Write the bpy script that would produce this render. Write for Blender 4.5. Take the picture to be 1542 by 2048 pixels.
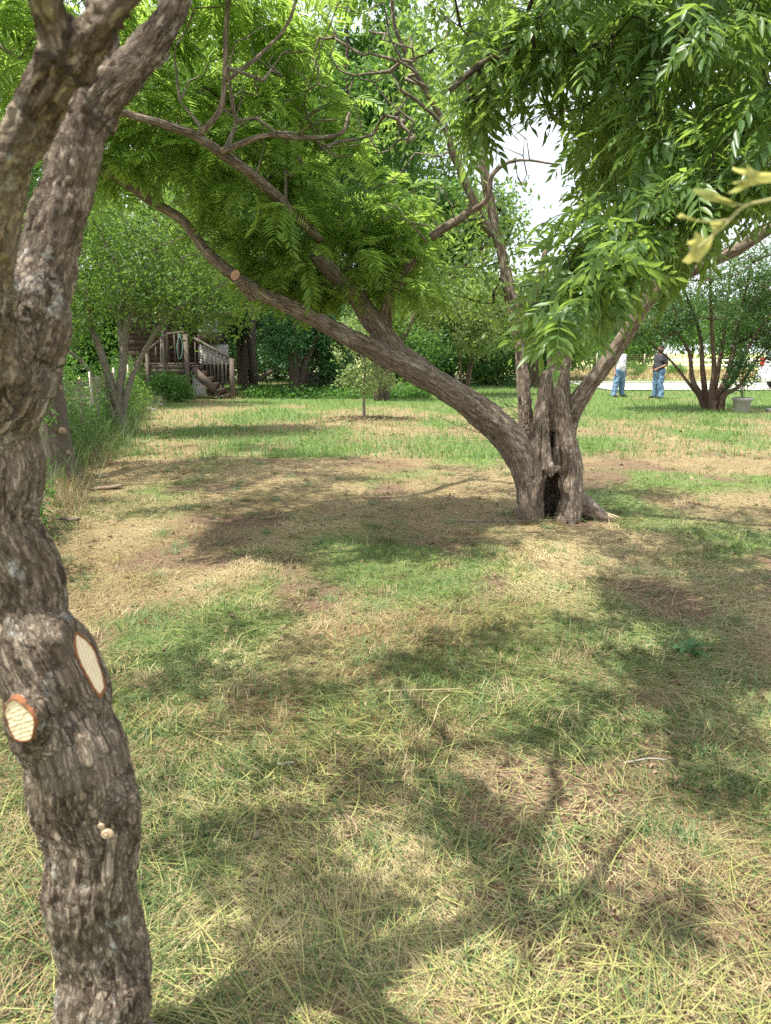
import bpy, math, random
import numpy as np
from mathutils import Vector, Matrix
rng = np.random.default_rng(7)
random.seed(7)
PI = math.pi
for o in list(bpy.data.objects):
    bpy.data.objects.remove(o)
sc = bpy.context.scene
col = sc.collection

# ------------------------------------------------------------------ camera
CAMH = 1.55
PITCH = math.radians(12.2)
cd = bpy.data.cameras.new('camera')
cam = bpy.data.objects.new('camera', cd)
col.objects.link(cam)
cam.location = (0, 0, CAMH)
cam.rotation_euler = (math.radians(90) - PITCH, 0, 0)
cd.sensor_fit = 'VERTICAL'
cd.sensor_height = 36
cd.lens = 26
cd.clip_start = 0.05
cd.clip_end = 3000
cd.dof.use_dof = True
cd.dof.focus_distance = 6.5
cd.dof.aperture_fstop = 6.0
sc.camera = cam
# ------------------------------------------------------------------ light
SUN = Vector((-0.36, -0.13, 0.92)).normalized()
w = bpy.data.worlds.new('World')
sc.world = w
w.use_nodes = True
wt = w.node_tree
wt.nodes.clear()
wo = wt.nodes.new('ShaderNodeOutputWorld')
bg = wt.nodes.new('ShaderNodeBackground')
sky = wt.nodes.new('ShaderNodeTexSky')
sky.sky_type = 'NISHITA'
sky.sun_disc = False
sky.sun_elevation = math.asin(SUN.z)
sky.sun_rotation = math.atan2(SUN.x, SUN.y)
sky.dust_density = 4.0
sky.air_density = 1.0
sky.ozone_density = 1.0
# bright thin cloud over the blue
tc = wt.nodes.new('ShaderNodeTexCoord')
cn = wt.nodes.new('ShaderNodeTexNoise')
cn.inputs['Scale'].default_value = 2.2
cn.inputs['Detail'].default_value = 5
cr = wt.nodes.new('ShaderNodeValToRGB')
cr.color_ramp.elements[0].position = 0.30
cr.color_ramp.elements[0].color = (0.35, 0.35, 0.35, 1)
cr.color_ramp.elements[1].position = 0.62
cr.color_ramp.elements[1].color = (0.95, 0.95, 0.95, 1)
mx = wt.nodes.new('ShaderNodeMix')
mx.data_type = 'RGBA'
mx.inputs[7].default_value = (9.5, 10.0, 10.6, 1)
wt.links.new(tc.outputs['Generated'], cn.inputs['Vector'])
wt.links.new(cn.outputs['Fac'], cr.inputs[0])
wt.links.new(cr.outputs[0], mx.inputs[0])
wt.links.new(sky.outputs[0], mx.inputs[6])
wt.links.new(mx.outputs[2], bg.inputs[0])
bg.inputs[1].default_value = 0.098
wt.links.new(bg.outputs[0], wo.inputs[0])
sd = bpy.data.lights.new('sun', 'SUN')
sd.energy = 5.0
sd.angle = math.radians(0.55)
sd.color = (1.0, 0.955, 0.87)
so = bpy.data.objects.new('sun', sd)
col.objects.link(so)
so.rotation_euler = SUN.to_track_quat('Z', 'Y').to_euler()
vs = sc.view_settings
sc.display_settings.display_device = 'sRGB'
vs.view_transform = 'Standard'
vs.look = 'None'
vs.gamma = 1
vs.use_curve_mapping = False
vs.exposure = 1.08
cy = sc.cycles
cy.max_bounces = 8
cy.diffuse_bounces = 5
cy.glossy_bounces = 2
cy.transmission_bounces = 4
cy.transparent_max_bounces = 4
cy.use_denoising = False
cy.sample_clamp_indirect = 6

# ------------------------------------------------------------------ helpers: space
FPX = 1479.0
cp, sp = math.cos(PITCH), math.sin(PITCH)
def ray(px, py):
    dx, dy = (px - 771) / FPX, (1024 - py) / FPX
    return dx, cp + dy * sp, -sp + dy * cp
def W(px, py, Y):
    dx, a, b = ray(px, py)
    t = Y / a
    return np.array([dx * t, Y, CAMH + b * t])
def DEP(px, py, Y):
    return Y / ray(px, py)[1]
def G(px, py):
    dx, a, b = ray(px, py)
    t = -CAMH / b
    return np.array([dx * t, a * t, 0.0])
def proj(P):
    P = np.atleast_2d(P)
    d = P - np.array([0, 0, CAMH])
    dep = d[:, 1] * cp - d[:, 2] * sp
    up = d[:, 1] * sp + d[:, 2] * cp
    dd = np.maximum(dep, 1e-3)
    return 771 + d[:, 0] / dd * FPX, 1024 - up / dd * FPX, dep

# ------------------------------------------------------------------ helpers: noise
def _h(ix, iy, iz, s=0):
    n = (ix.astype(np.int64) * 374761393 + iy.astype(np.int64) * 668265263 + iz.astype(np.int64) * 2147483647 + s * 144269504) & 0xffffffff
    n = ((n ^ (n >> 13)) * 1274126177) & 0xffffffff
    n = ((n ^ (n >> 16)) * 2246822519) & 0xffffffff
    return ((n ^ (n >> 15)) & 0xffffff) / float(0xffffff)
def vnoise(P, s=0):
    i = np.floor(P).astype(np.int64)
    f = P - i
    u = f * f * (3 - 2 * f)
    r = 0
    for a in (0, 1):
        for b in (0, 1):
            for c in (0, 1):
                wgt = (u[:, 0] if a else 1 - u[:, 0]) * (u[:, 1] if b else 1 - u[:, 1]) * (u[:, 2] if c else 1 - u[:, 2])
                r = r + wgt * _h(i[:, 0] + a, i[:, 1] + b, i[:, 2] + c, s)
    return r
def fbm(P, o=4, s=0):
    r, a, t = 0, 0.5, 0
    for k in range(o):
        r = r + a * vnoise(P * 2 ** k + 17.3 * k, s + k)
        t += a
        a *= 0.5
    return r / t
def voro(P, s=0):
    i = np.floor(P).astype(np.int64)
    f1 = np.full(len(P), 9.0)
    f2 = np.full(len(P), 9.0)
    idr = np.zeros(len(P))
    for a in (-1, 0, 1):
        for b in (-1, 0, 1):
            for c in (-1, 0, 1):
                q = i + np.array([a, b, c])
                pt = q + np.stack([_h(q[:, 0], q[:, 1], q[:, 2], s + 1), _h(q[:, 0], q[:, 1], q[:, 2], s + 2), _h(q[:, 0], q[:, 1], q[:, 2], s + 3)], 1)
                d = np.linalg.norm(P - pt, axis=1)
                near = d < f1
                f2 = np.where(near, f1, np.minimum(f2, d))
                idr = np.where(near, _h(q[:, 0], q[:, 1], q[:, 2], s + 4), idr)
                f1 = np.where(near, d, f1)
    return f1, f2, idr
def p3(x, y, z=0.0):
    x = np.asarray(x, float)
    return np.stack([x, np.asarray(y, float), np.full_like(x, z)], 1)
def hgt(x, y):
    x = np.atleast_1d(np.asarray(x, float)); y = np.atleast_1d(np.asarray(y, float))
    return (fbm(p3(x * 0.9, y * 0.9), 3, 5) - 0.5) * 0.07 + (fbm(p3(x * 4, y * 4), 2, 9) - 0.5) * 0.022 * np.exp(-y / 14)
def gz(x, y):
    return float(hgt([x], [y])[0])

# ------------------------------------------------------------------ helpers: meshes
def mesh_np(name, V, F, attrs=None, smooth=False):
    """V (n,3); F: list of int arrays (m,k)"""
    me = bpy.data.meshes.new(name)
    V = np.asarray(V, np.float32)
    if isinstance(F, np.ndarray):
        F = [F]
    F = [np.asarray(f, np.int32) for f in F if len(f)]
    me.vertices.add(len(V))
    me.vertices.foreach_set('co', V.ravel())
    nl = sum(f.size for f in F)
    npoly = sum(len(f) for f in F)
    me.loops.add(nl)
    me.loops.foreach_set('vertex_index', np.concatenate([f.ravel() for f in F]))
    me.polygons.add(npoly)
    tot = np.concatenate([np.full(len(f), f.shape[1], np.int32) for f in F])
    st = np.concatenate([[0], np.cumsum(tot)[:-1]]).astype(np.int32)
    me.polygons.foreach_set('loop_start', st)
    me.polygons.foreach_set('loop_total', tot)
    if smooth:
        me.polygons.foreach_set('use_smooth', np.ones(npoly, bool))
    me.update(calc_edges=True)
    for k, v in (attrs or {}).items():
        v = np.asarray(v, np.float32)
        if v.ndim == 1:
            a = me.attributes.new(k, 'FLOAT', 'POINT')
            a.data.foreach_set('value', v)
        else:
            a = me.attributes.new(k, 'FLOAT_VECTOR', 'POINT')
            a.data.foreach_set('vector', v.ravel())
    return me
def link(name, me, mat=None, parent=None, kind=None, loc=None):
    o = bpy.data.objects.new(name, me)
    col.objects.link(o)
    if mat is not None and me is not None and not me.materials:
        me.materials.append(mat)
    if parent is not None:
        o.parent = parent
    if kind:
        o['kind'] = kind
    if loc is not None:
        o.location = loc
    return o
def tag(o, label, cat, group=None):
    o['label'] = label
    o['category'] = cat
    if group:
        o['group'] = group
    return o
def thing(name, label, cat, loc=(0, 0, 0), rz=0, group=None):
    o = bpy.data.objects.new(name, None)
    col.objects.link(o)
    o.empty_display_size = 0.1
    o.location = loc
    o.rotation_euler = (0, 0, rz)
    return tag(o, label, cat, group)
class MB:
    """collects verts / faces of one mesh"""
    def __init__(s):
        s.V, s.F, s.A, s.R, s.n = [], [], [], [], 0
    def add(s, V, F, bark=None, rnd=None):
        V = np.asarray(V, float)
        if not isinstance(F, (list, tuple)):
            F = [F]
        for f in F:
            s.F.append(np.asarray(f, np.int64) + s.n)
        s.V.append(V)
        s.A.append(V * 1.0 if bark is None else bark)
        s.R.append(np.full(len(V), random.random()) if rnd is None else rnd)
        s.n += len(V)
    def box(s, c, d, R=None, rnd=None):
        c = np.asarray(c, float); d = np.asarray(d, float) / 2
        q = np.array([[x, y, z] for x in (-1, 1) for y in (-1, 1) for z in (-1, 1)], float) * d
        if R is not None:
            q = q @ np.asarray(R).T
        f = np.array([[0, 1, 3, 2], [4, 6, 7, 5], [0, 4, 5, 1], [2, 3, 7, 6], [0, 2, 6, 4], [1, 5, 7, 3]])
        s.add(q + c, f)
    def bar(s, a, b, wx, wz, up=(0, 0, 1)):
        a = np.asarray(a, float); b = np.asarray(b, float)
        R = frame(b - a, up)
        s.box((a + b) / 2, (wx, np.linalg.norm(b - a), wz), R)
    def tube(s, P, r, n=8, cap=True):
        V, F, B = tube(P, r, n, cap)
        s.add(V, F, B)
    def mesh(s, name, smooth=False):
        k = {}
        for f in s.F:
            k.setdefault(f.shape[1], []).append(f)
        return mesh_np(name, np.concatenate(s.V), [np.concatenate(v) for v in k.values()], {'bark': np.concatenate(s.A), 'rnd': np.concatenate(s.R)}, smooth)
    def build(s, name, mat, parent=None, smooth=False, kind=None):
        return link(name, s.mesh(name, smooth), mat, parent, kind)
def frame(y, up=(0, 0, 1)):
    y = np.asarray(y, float); y = y / max(np.linalg.norm(y), 1e-9)
    x = np.cross(y, up)
    if np.linalg.norm(x) < 1e-4:
        x = np.cross(y, (1, 0, 0))
    x /= np.linalg.norm(x)
    z = np.cross(x, y)
    return np.stack([x, y, z], 1)
def frames(D, U):
    D = D / np.linalg.norm(D, axis=1, keepdims=True)
    X = np.cross(D, U)
    X /= np.maximum(np.linalg.norm(X, axis=1, keepdims=True), 1e-6)
    Z = np.cross(X, D)
    return np.stack([X, D, Z], 2)
def tube(P, r, n=8, cap=True):
    P = np.asarray(P, float)
    r = np.broadcast_to(np.asarray(r, float), (len(P),))
    T = np.gradient(P, axis=0)
    T /= np.maximum(np.linalg.norm(T, axis=1, keepdims=True), 1e-9)
    x = np.cross(T[0], (0, 0, 1.0))
    if np.linalg.norm(x) < 0.1:
        x = np.cross(T[0], (0, 1.0, 0))
    X = []
    for t in T:
        x = x - t * np.dot(x, t)
        x = x / max(np.linalg.norm(x), 1e-9)
        X.append(x)
    X = np.array(X)
    Yv = np.cross(T, X)
    th = np.linspace(0, 2 * PI, n, endpoint=False)
    c, s_ = np.cos(th), np.sin(th)
    V = P[:, None] + r[:, None, None] * (X[:, None] * c[None, :, None] + Yv[:, None] * s_[None, :, None])
    L = np.concatenate([[0], np.cumsum(np.linalg.norm(np.diff(P, axis=0), axis=1))])
    B = np.stack([r[:, None] * c, r[:, None] * s_, np.broadcast_to(L[:, None], (len(P), n))], 2).reshape(-1, 3)
    i = np.arange(len(P) - 1)[:, None] * n
    j = np.arange(n)[None]
    F = np.stack([i + j, i + (j + 1) % n, i + n + (j + 1) % n, i + n + j], 2).reshape(-1, 4)
    Fs = [F]
    V = V.reshape(-1, 3)
    if cap:
        Fs.append(np.arange(n)[None, ::-1])
        Fs.append((np.arange(n) + (len(P) - 1) * n)[None])
    return V, Fs, B
def catmull(P, m=5):
    P = np.asarray(P, float)
    if len(P) < 3:
        t = np.linspace(0, 1, m + 1)[:, None]
        return P[0] * (1 - t) + P[-1] * t
    Q = np.concatenate([[2 * P[0] - P[1]], P, [2 * P[-1] - P[-2]]])
    out = []
    for i in range(1, len(Q) - 2):
        for t in np.linspace(0, 1, m, endpoint=False):
            a, b, c, d = Q[i - 1], Q[i], Q[i + 1], Q[i + 2]
            out.append(0.5 * (2 * b + (c - a) * t + (2 * a - 5 * b + 4 * c - d) * t * t + (3 * b - a - 3 * c + d) * t ** 3))
    out.append(P[-1])
    return np.array(out)
def BR(pts, m=5):
    """branch given as (px, py, Y, half width in px) -> smooth world polyline with radii"""
    q = []
    for (px, py, Y, hw) in pts:
        q.append([*W(px, py, Y), hw * DEP(px, py, Y) / FPX])
    q = catmull(q, m)
    q[:, 3] = np.maximum(q[:, 3], 0.002)
    return q

# ------------------------------------------------------------------ implicit surfaces (smooth unions of limbs)
def smin(a, b, k):
    h = np.maximum(k - np.abs(a - b), 0) / k
    return np.minimum(a, b) - h * h * k * 0.25
def surface(parts, vox, k, carve=(), lo=None, hi=None):
    """parts: list of (poly (n,4), plane or None[, k]); carve: list of (poly, k)"""
    allp = np.concatenate([p[0] for p in parts])
    mn = (allp[:, :3] - allp[:, 3:4]).min(0) - 3 * vox - k
    mxx = (allp[:, :3] + allp[:, 3:4]).max(0) + 3 * vox + k
    if lo is not None: mn = np.maximum(mn, lo)
    if hi is not None: mxx = np.minimum(mxx, hi)
    N = np.ceil((mxx - mn) / vox).astype(int) + 1
    ax = [mn[a] + vox * np.arange(N[a]) for a in range(3)]
    f = np.full(N, 1.0, np.float32)
    def dist(poly, pad):
        a0 = (poly[:, :3] - poly[:, 3:4]).min(0) - pad
        a1 = (poly[:, :3] + poly[:, 3:4]).max(0) + pad
        s0 = np.clip(np.floor((a0 - mn) / vox).astype(int), 0, N)
        s1 = np.clip(np.ceil((a1 - mn) / vox).astype(int) + 1, 0, N)
        if (s1 <= s0).any(): return None, None
        fb = np.full(s1 - s0, 1.0, np.float32)
        for i in range(len(poly) - 1):
            a, b = poly[i], poly[i + 1]
            c0 = np.minimum(a[:3] - a[3], b[:3] - b[3]) - pad
            c1 = np.maximum(a[:3] + a[3], b[:3] + b[3]) + pad
            t0 = np.clip(np.floor((c0 - mn) / vox).astype(int), s0, s1)
            t1 = np.clip(np.ceil((c1 - mn) / vox).astype(int) + 1, s0, s1)
            if (t1 <= t0).any(): continue
            X = ax[0][t0[0]:t1[0], None, None]; Yy = ax[1][None, t0[1]:t1[1], None]; Z = ax[2][None, None, t0[2]:t1[2]]
            d = b[:3] - a[:3]
            l2 = max(float(d @ d), 1e-9)
            t = np.clip(((X - a[0]) * d[0] + (Yy - a[1]) * d[1] + (Z - a[2]) * d[2]) / l2, 0, 1)
            dd = np.sqrt((X - a[0] - t * d[0]) ** 2 + (Yy - a[1] - t * d[1]) ** 2 + (Z - a[2] - t * d[2]) ** 2) - (a[3] + t * (b[3] - a[3]))
            sl = tuple(slice(t0[q] - s0[q], t1[q] - s0[q]) for q in range(3))
            fb[sl] = np.minimum(fb[sl], dd)
        return fb, (s0, s1)
    for p in parts:
        kk = p[2] if len(p) > 2 else k
        fb, ss = dist(p[0], kk + 2 * vox)
        if fb is None: continue
        s0, s1 = ss
        if p[1] is not None:
            c, n = np.asarray(p[1][0]), np.asarray(p[1][1]); n = n / np.linalg.norm(n)
            X = ax[0][s0[0]:s1[0], None, None]; Yy = ax[1][None, s0[1]:s1[1], None]; Z = ax[2][None, None, s0[2]:s1[2]]
            fb = np.maximum(fb, (X - c[0]) * n[0] + (Yy - c[1]) * n[1] + (Z - c[2]) * n[2])
        sl = tuple(slice(s0[q], s1[q]) for q in range(3))
        f[sl] = smin(f[sl], fb, kk)
    for poly, kk in carve:
        fb, ss = dist(poly, kk + 2 * vox)
        if fb is None: continue
        s0, s1 = ss
        sl = tuple(slice(s0[q], s1[q]) for q in range(3))
        f[sl] = -smin(-f[sl], fb, kk)
    for a in range(3):
        sl = [slice(None)] * 3
        for e in (0, -1):
            sl[a] = e
            f[tuple(sl)] = np.maximum(f[tuple(sl)], vox * 0.5)
    s = f < 0
    c = np.zeros(N - 1, np.int8)
    for a in (0, 1):
        for b in (0, 1):
            for d in (0, 1):
                c += s[a:N[0] - 1 + a, b:N[1] - 1 + b, d:N[2] - 1 + d]
    act = (c > 0) & (c < 8)
    ijk = np.argwhere(act)
    idx = np.full(act.shape, -1, np.int64)
    idx[act] = np.arange(len(ijk))
    acc = np.zeros((len(ijk), 3)); cnt = np.zeros(len(ijk))
    for a in range(3):
        o = [q for q in range(3) if q != a]
        for u in (0, 1):
            for v in (0, 1):
                p = ijk.copy(); p[:, o[0]] += u; p[:, o[1]] += v
                q = p.copy(); q[:, a] += 1
                f0 = f[p[:, 0], p[:, 1], p[:, 2]].astype(float); f1 = f[q[:, 0], q[:, 1], q[:, 2]].astype(float)
                m = (f0 < 0) != (f1 < 0)
                t = f0[m] / (f0[m] - f1[m])
                pp = p[m].astype(float); pp[:, a] += t
                acc[m] += pp; cnt[m] += 1
    V = mn + vox * acc / cnt[:, None]
    Fq = []
    for a in range(3):
        b, d = (a + 1) % 3, (a + 2) % 3
        sl0 = [slice(None)] * 3; sl1 = [slice(None)] * 3
        sl0[a] = slice(0, N[a] - 1); sl1[a] = slice(1, N[a])
        s0_, s1_ = s[tuple(sl0)], s[tuple(sl1)]
        e = np.argwhere(s0_ != s1_)
        e = e[(e[:, b] > 0) & (e[:, d] > 0) & (e[:, b] < N[b] - 1) & (e[:, d] < N[d] - 1)]
        sg = s0_[e[:, 0], e[:, 1], e[:, 2]]
        def cell(ob, od):
            q = e.copy(); q[:, b] -= ob; q[:, d] -= od
            return idx[q[:, 0], q[:, 1], q[:, 2]]
        Q = np.stack([cell(1, 1), cell(0, 1), cell(0, 0), cell(1, 0)], 1)
        Q[~sg] = Q[~sg][:, ::-1]
        Fq.append(Q)
    F = np.concatenate(Fq)
    return V, F[(F >= 0).all(1)]
def bark_coords(V, polys):
    best = np.full(len(V), 1e9); out = np.zeros((len(V), 3)); rad = np.zeros(len(V))
    off = 0
    for poly in polys:
        x = np.array([1.0, 0, 0]); s = off
        for i in range(len(poly) - 1):
            a, b = poly[i], poly[i + 1]
            d = b[:3] - a[:3]; l = np.linalg.norm(d)
            if l < 1e-6: continue
            T = d / l
            x = x - T * (x @ T); x /= max(np.linalg.norm(x), 1e-9)
            y = np.cross(T, x)
            q = V - a[:3]
            t = np.clip(q @ T, 0, l)
            r = q - t[:, None] * T
            dd = np.linalg.norm(r, axis=1) - (a[3] + (b[3] - a[3]) * t / l)
            m = dd < best
            best[m] = dd[m]
            out[m] = np.stack([r[m] @ x, r[m] @ y, s + t[m]], 1)
            rad[m] = (a[3] + (b[3] - a[3]) * t[m] / l)
            s += l
        off += 7.3
    return out, rad
def vnormals(me):
    n = np.zeros(len(me.vertices) * 3, np.float32)
    me.vertex_normals.foreach_get('vector', n)
    return n.reshape(-1, 3)

# ------------------------------------------------------------------ materials
def mat(name):
    m = bpy.data.materials.new(name); m.use_nodes = True
    nt = m.node_tree
    b = nt.nodes['Principled BSDF']
    return m, nt, b
def nd(nt, t, **kw):
    n = nt.nodes.new(t)
    for k, v in kw.items():
        setattr(n, k, v)
    return n
def mixc(nt, fac, a, b, mode='MIX'):
    n = nd(nt, 'ShaderNodeMix', data_type='RGBA', blend_type=mode)
    for i, v in ((0, fac), (6, a), (7, b)):
        if hasattr(v, 'is_linked') or isinstance(v, bpy.types.NodeSocket): nt.links.new(v, n.inputs[i])
        elif i == 0: n.inputs[0].default_value = v
        else: n.inputs[i].default_value = (*v, 1) if len(v) == 3 else v
    return n.outputs[2]
def ramp(nt, src, stops):
    n = nd(nt, 'ShaderNodeValToRGB')
    e = n.color_ramp.elements
    while len(e) < len(stops): e.new(0.5)
    for i, (p, c) in enumerate(stops):
        e[i].position = p
        e[i].color = (c, c, c, 1) if isinstance(c, (int, float)) else (*c, 1)
    nt.links.new(src, n.inputs[0])
    return n.outputs[0]
def noise(nt, vec, scale, detail=4, rough=0.55, dist=0):
    n = nd(nt, 'ShaderNodeTexNoise')
    n.inputs['Scale'].default_value = scale; n.inputs['Detail'].default_value = detail
    n.inputs['Roughness'].default_value = rough; n.inputs['Distortion'].default_value = dist
    if vec is not None: nt.links.new(vec, n.inputs['Vector'])
    return n.outputs['Fac']
def mapping(nt, vec, scale):
    n = nd(nt, 'ShaderNodeMapping'); n.inputs['Scale'].default_value = scale
    nt.links.new(vec, n.inputs['Vector'])
    return n.outputs[0]
def attr(nt, name, out='Vector'):
    n = nd(nt, 'ShaderNodeAttribute'); n.attribute_name = name
    return n.outputs[out]
def bump(nt, b, h, strength=0.5, dist=0.01):
    n = nd(nt, 'ShaderNodeBump'); n.inputs['Strength'].default_value = strength; n.inputs['Distance'].default_value = dist
    nt.links.new(h, n.inputs['Height']); nt.links.new(n.outputs[0], b.inputs['Normal'])
def bark_mat(name, light, dark, crack, lichen, lamt=0.62, scale=32, stretch=0.4, crackw=0.06, blotch=None, crackamt=0.8, bstr=0.9):
    m, nt, b = mat(name)
    v = attr(nt, 'bark')
    vm = mapping(nt, v, (1, 1, stretch))
    wv = nd(nt, 'ShaderNodeTexNoise'); wv.inputs['Scale'].default_value = scale * 0.9; wv.inputs['Detail'].default_value = 6; wv.inputs['Roughness'].default_value = .7
    nt.links.new(vm, wv.inputs['Vector'])
    ad = nd(nt, 'ShaderNodeVectorMath', operation='MULTIPLY_ADD'); ad.inputs[1].default_value = (2.0 / scale,) * 3
    nt.links.new(wv.outputs['Color'], ad.inputs[0]); nt.links.new(vm, ad.inputs[2])
    ed = []
    vl = mapping(nt, ad.outputs[0], (1, 1, .42))
    for sc_ in (scale, scale * 2.1):
        vo = nd(nt, 'ShaderNodeTexVoronoi', feature='DISTANCE_TO_EDGE'); vo.inputs['Scale'].default_value = sc_
        nt.links.new(vl if sc_ == scale else ad.outputs[0], vo.inputs['Vector']); ed.append(vo.outputs['Distance'])
    vc = nd(nt, 'ShaderNodeTexVoronoi'); vc.inputs['Scale'].default_value = scale * 2.3
    nt.links.new(ad.outputs[0], vc.inputs['Vector'])
    n1 = noise(nt, vm, scale * 0.3, 6, 0.68)
    n2 = noise(nt, vm, scale * 3, 5, 0.7)
    n5 = noise(nt, v, scale * 0.22, 4, 0.6)
    c = mixc(nt, ramp(nt, n1, [(0.33, 0.0), (0.67, 1.0)]), dark, light)
    sv = nd(nt, 'ShaderNodeSeparateColor'); nt.links.new(vc.outputs['Color'], sv.inputs[0])
    c = mixc(nt, ramp(nt, sv.outputs[0], [(0.0, 0.0), (1.0, 0.5)]), c, tuple(min(1, x * 1.2) for x in light))
    c = mixc(nt, ramp(nt, n2, [(0.35, 0.6), (0.65, 0.0)]), c, dark)
    md = ramp(nt, n5, [(0.36, 0.45), (0.58, 1.0)])
    for e_, am, ww in ((ed[0], crackamt, crackw), (ed[1], crackamt * .6, crackw * 1.3)):
        cr_ = ramp(nt, e_, [(0.0, am), (ww, am * .45), (ww * 2.2, 0.0)])
        mm = nd(nt, 'ShaderNodeMath', operation='MULTIPLY'); nt.links.new(cr_, mm.inputs[0]); nt.links.new(md, mm.inputs[1])
        c = mixc(nt, mm.outputs[0], c, crack)
    n3 = noise(nt, v, 11, 8, 0.75, .4)
    n6 = noise(nt, v, 90, 3, 0.6)
    lm = nd(nt, 'ShaderNodeMath', operation='MULTIPLY'); nt.links.new(ramp(nt, n3, [(lamt, 0.0), (lamt + 0.05, 0.85)]), lm.inputs[0]); nt.links.new(ramp(nt, n6, [(.4, .15), (.55, 1.)]), lm.inputs[1])
    c = mixc(nt, lm.outputs[0], c, lichen)
    if blotch:
        n4 = nd(nt, 'ShaderNodeTexVoronoi'); n4.inputs['Scale'].default_value = blotch[1]
        nt.links.new(ad.outputs[0], n4.inputs['Vector'])
        c = mixc(nt, ramp(nt, n4.outputs['Distance'], [(blotch[2], 0.7), (blotch[2] + 0.10, 0.0)]), c, blotch[0])
    nt.links.new(c, b.inputs['Base Color'])
    b.inputs['Roughness'].default_value = 0.9
    b.inputs['Specular IOR Level'].default_value = 0.2
    hh = mixc(nt, 0.45, ramp(nt, ed[1], [(0.0, 0.0), (crackw * 3, 1.0)]), n2)
    hh = mixc(nt, 0.4, hh, n1)
    bump(nt, b, hh, bstr, 0.35 / scale)
    return m
def leaf_mat(name, a, b_, trans, tw=0.4, rough=0.45, spec=0.35, far=0.0):
    m, nt, b = mat(name)
    r = attr(nt, 'rnd', 'Fac')
    c = mixc(nt, r, a, b_)
    geo = nd(nt, 'ShaderNodeTexCoord')
    n1 = noise(nt, geo.outputs['Object'], 1.3, 2, 0.5)
    c = mixc(nt, ramp(nt, n1, [(0.35, 0.0), (0.65, 0.5)]), c, tuple(x * 0.72 for x in a))
    nt.links.new(c, b.inputs['Base Color'])
    b.inputs['Roughness'].default_value = rough
    b.inputs['Specular IOR Level'].default_value = spec
    tr = nd(nt, 'ShaderNodeBsdfTranslucent')
    nt.links.new(mixc(nt, r, trans, tuple(x * 1.35 for x in trans)), tr.inputs['Color'])
    ms = nd(nt, 'ShaderNodeMixShader'); ms.inputs[0].default_value = tw
    nt.links.new(b.outputs[0], ms.inputs[1]); nt.links.new(tr.outputs[0], ms.inputs[2])
    nt.links.new(ms.outputs[0], nt.nodes['Material Output'].inputs[0])
    return m
def plain(name, c, c2=None, scale=8, rough=0.7, metal=0, bmp=0.0, spec=0.4, stretch=(1, 1, 1)):
    m, nt, b = mat(name)
    t = nd(nt, 'ShaderNodeTexCoord')
    v = mapping(nt, t.outputs['Object'], stretch)
    n = noise(nt, v, scale, 5, 0.6)
    nt.links.new(mixc(nt, ramp(nt, n, [(0.3, 0.0), (0.7, 1.0)]), c, c2 or tuple(x * 0.75 for x in c)), b.inputs['Base Color'])
    b.inputs['Roughness'].default_value = rough; b.inputs['Metallic'].default_value = metal
    b.inputs['Specular IOR Level'].default_value = spec
    if bmp: bump(nt, b, n, bmp, 0.01)
    return m

M = {}
M['bark_fore'] = bark_mat('bark_rough_grey', (0.36, 0.30, 0.225), (0.15, 0.112, 0.078), (0.045, 0.027, 0.017), (0.44, 0.44, 0.39), 0.57, 40, 0.30, 0.065, None, 1.0, 1.0)
M['bark_hollow'] = bark_mat('bark_smooth_brown', (0.37, 0.30, 0.235), (0.16, 0.12, 0.09), (0.07, 0.045, 0.03), (0.36, 0.34, 0.28), 0.60, 22, 0.16, 0.05, ((0.40, 0.36, 0.28), 17, 0.12), .75, 1.0)
M['bark_stem'] = bark_mat('bark_pale_grey', (0.33, 0.29, 0.235), (0.19, 0.155, 0.12), (0.09, 0.07, 0.05), (0.42, 0.41, 0.35), 0.6, 22, 0.3, 0.04, None, .4)
M['bark_dark'] = bark_mat('bark_dark', (0.15, 0.115, 0.085), (0.07, 0.052, 0.038), (0.03, 0.02, 0.014), (0.20, 0.20, 0.16), 0.66, 16, 0.4, 0.05, None, .6)
M['bark_grey'] = bark_mat('bark_fine_grey', (0.20, 0.165, 0.125), (0.10, 0.078, 0.06), (0.045, 0.034, 0.027), (0.26, 0.26, 0.2), 0.68, 60, 0.5, 0.07, None, .6)
M['bark_myrtle'] = bark_mat('bark_myrtle', (0.22, 0.145, 0.105), (0.10, 0.062, 0.045), (0.045, 0.028, 0.02), (0.26, 0.2, 0.16), 0.66, 12, 0.15, 0.03, None, .5)
M['mimosa'] = leaf_mat('leaf_feathery', (0.07, 0.16, 0.035), (0.17, 0.28, 0.06), (0.40, 0.56, 0.10), 0.5)
M['pecan'] = leaf_mat('leaf_glossy', (0.04, 0.095, 0.028), (0.13, 0.21, 0.055), (0.32, 0.46, 0.08), 0.42, 0.4, 0.4)
M['overhead'] = leaf_mat('leaf_overhead', (0.05, 0.12, 0.02), (0.08, 0.17, 0.03), (0.14, 0.27, 0.03), 0.3)
M['lime'] = leaf_mat('leaf_lime', (0.065, 0.135, 0.028), (0.15, 0.235, 0.045), (0.20, 0.32, 0.045), 0.40)
M['mid'] = leaf_mat('leaf_mid', (0.055, 0.14, 0.026), (0.10, 0.21, 0.04), (0.14, 0.28, 0.04), 0.38)
M['deep'] = leaf_mat('leaf_deep', (0.025, 0.075, 0.022), (0.05, 0.12, 0.03), (0.07, 0.16, 0.03), 0.28)
M['blue'] = leaf_mat('leaf_bluish', (0.045, 0.13, 0.045), (0.09, 0.21, 0.065), (0.12, 0.26, 0.06), 0.35)
M['myrtle'] = leaf_mat('leaf_myrtle', (0.035, 0.085, 0.028), (0.11, 0.18, 0.06), (0.13, 0.24, 0.05), 0.35)
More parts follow.
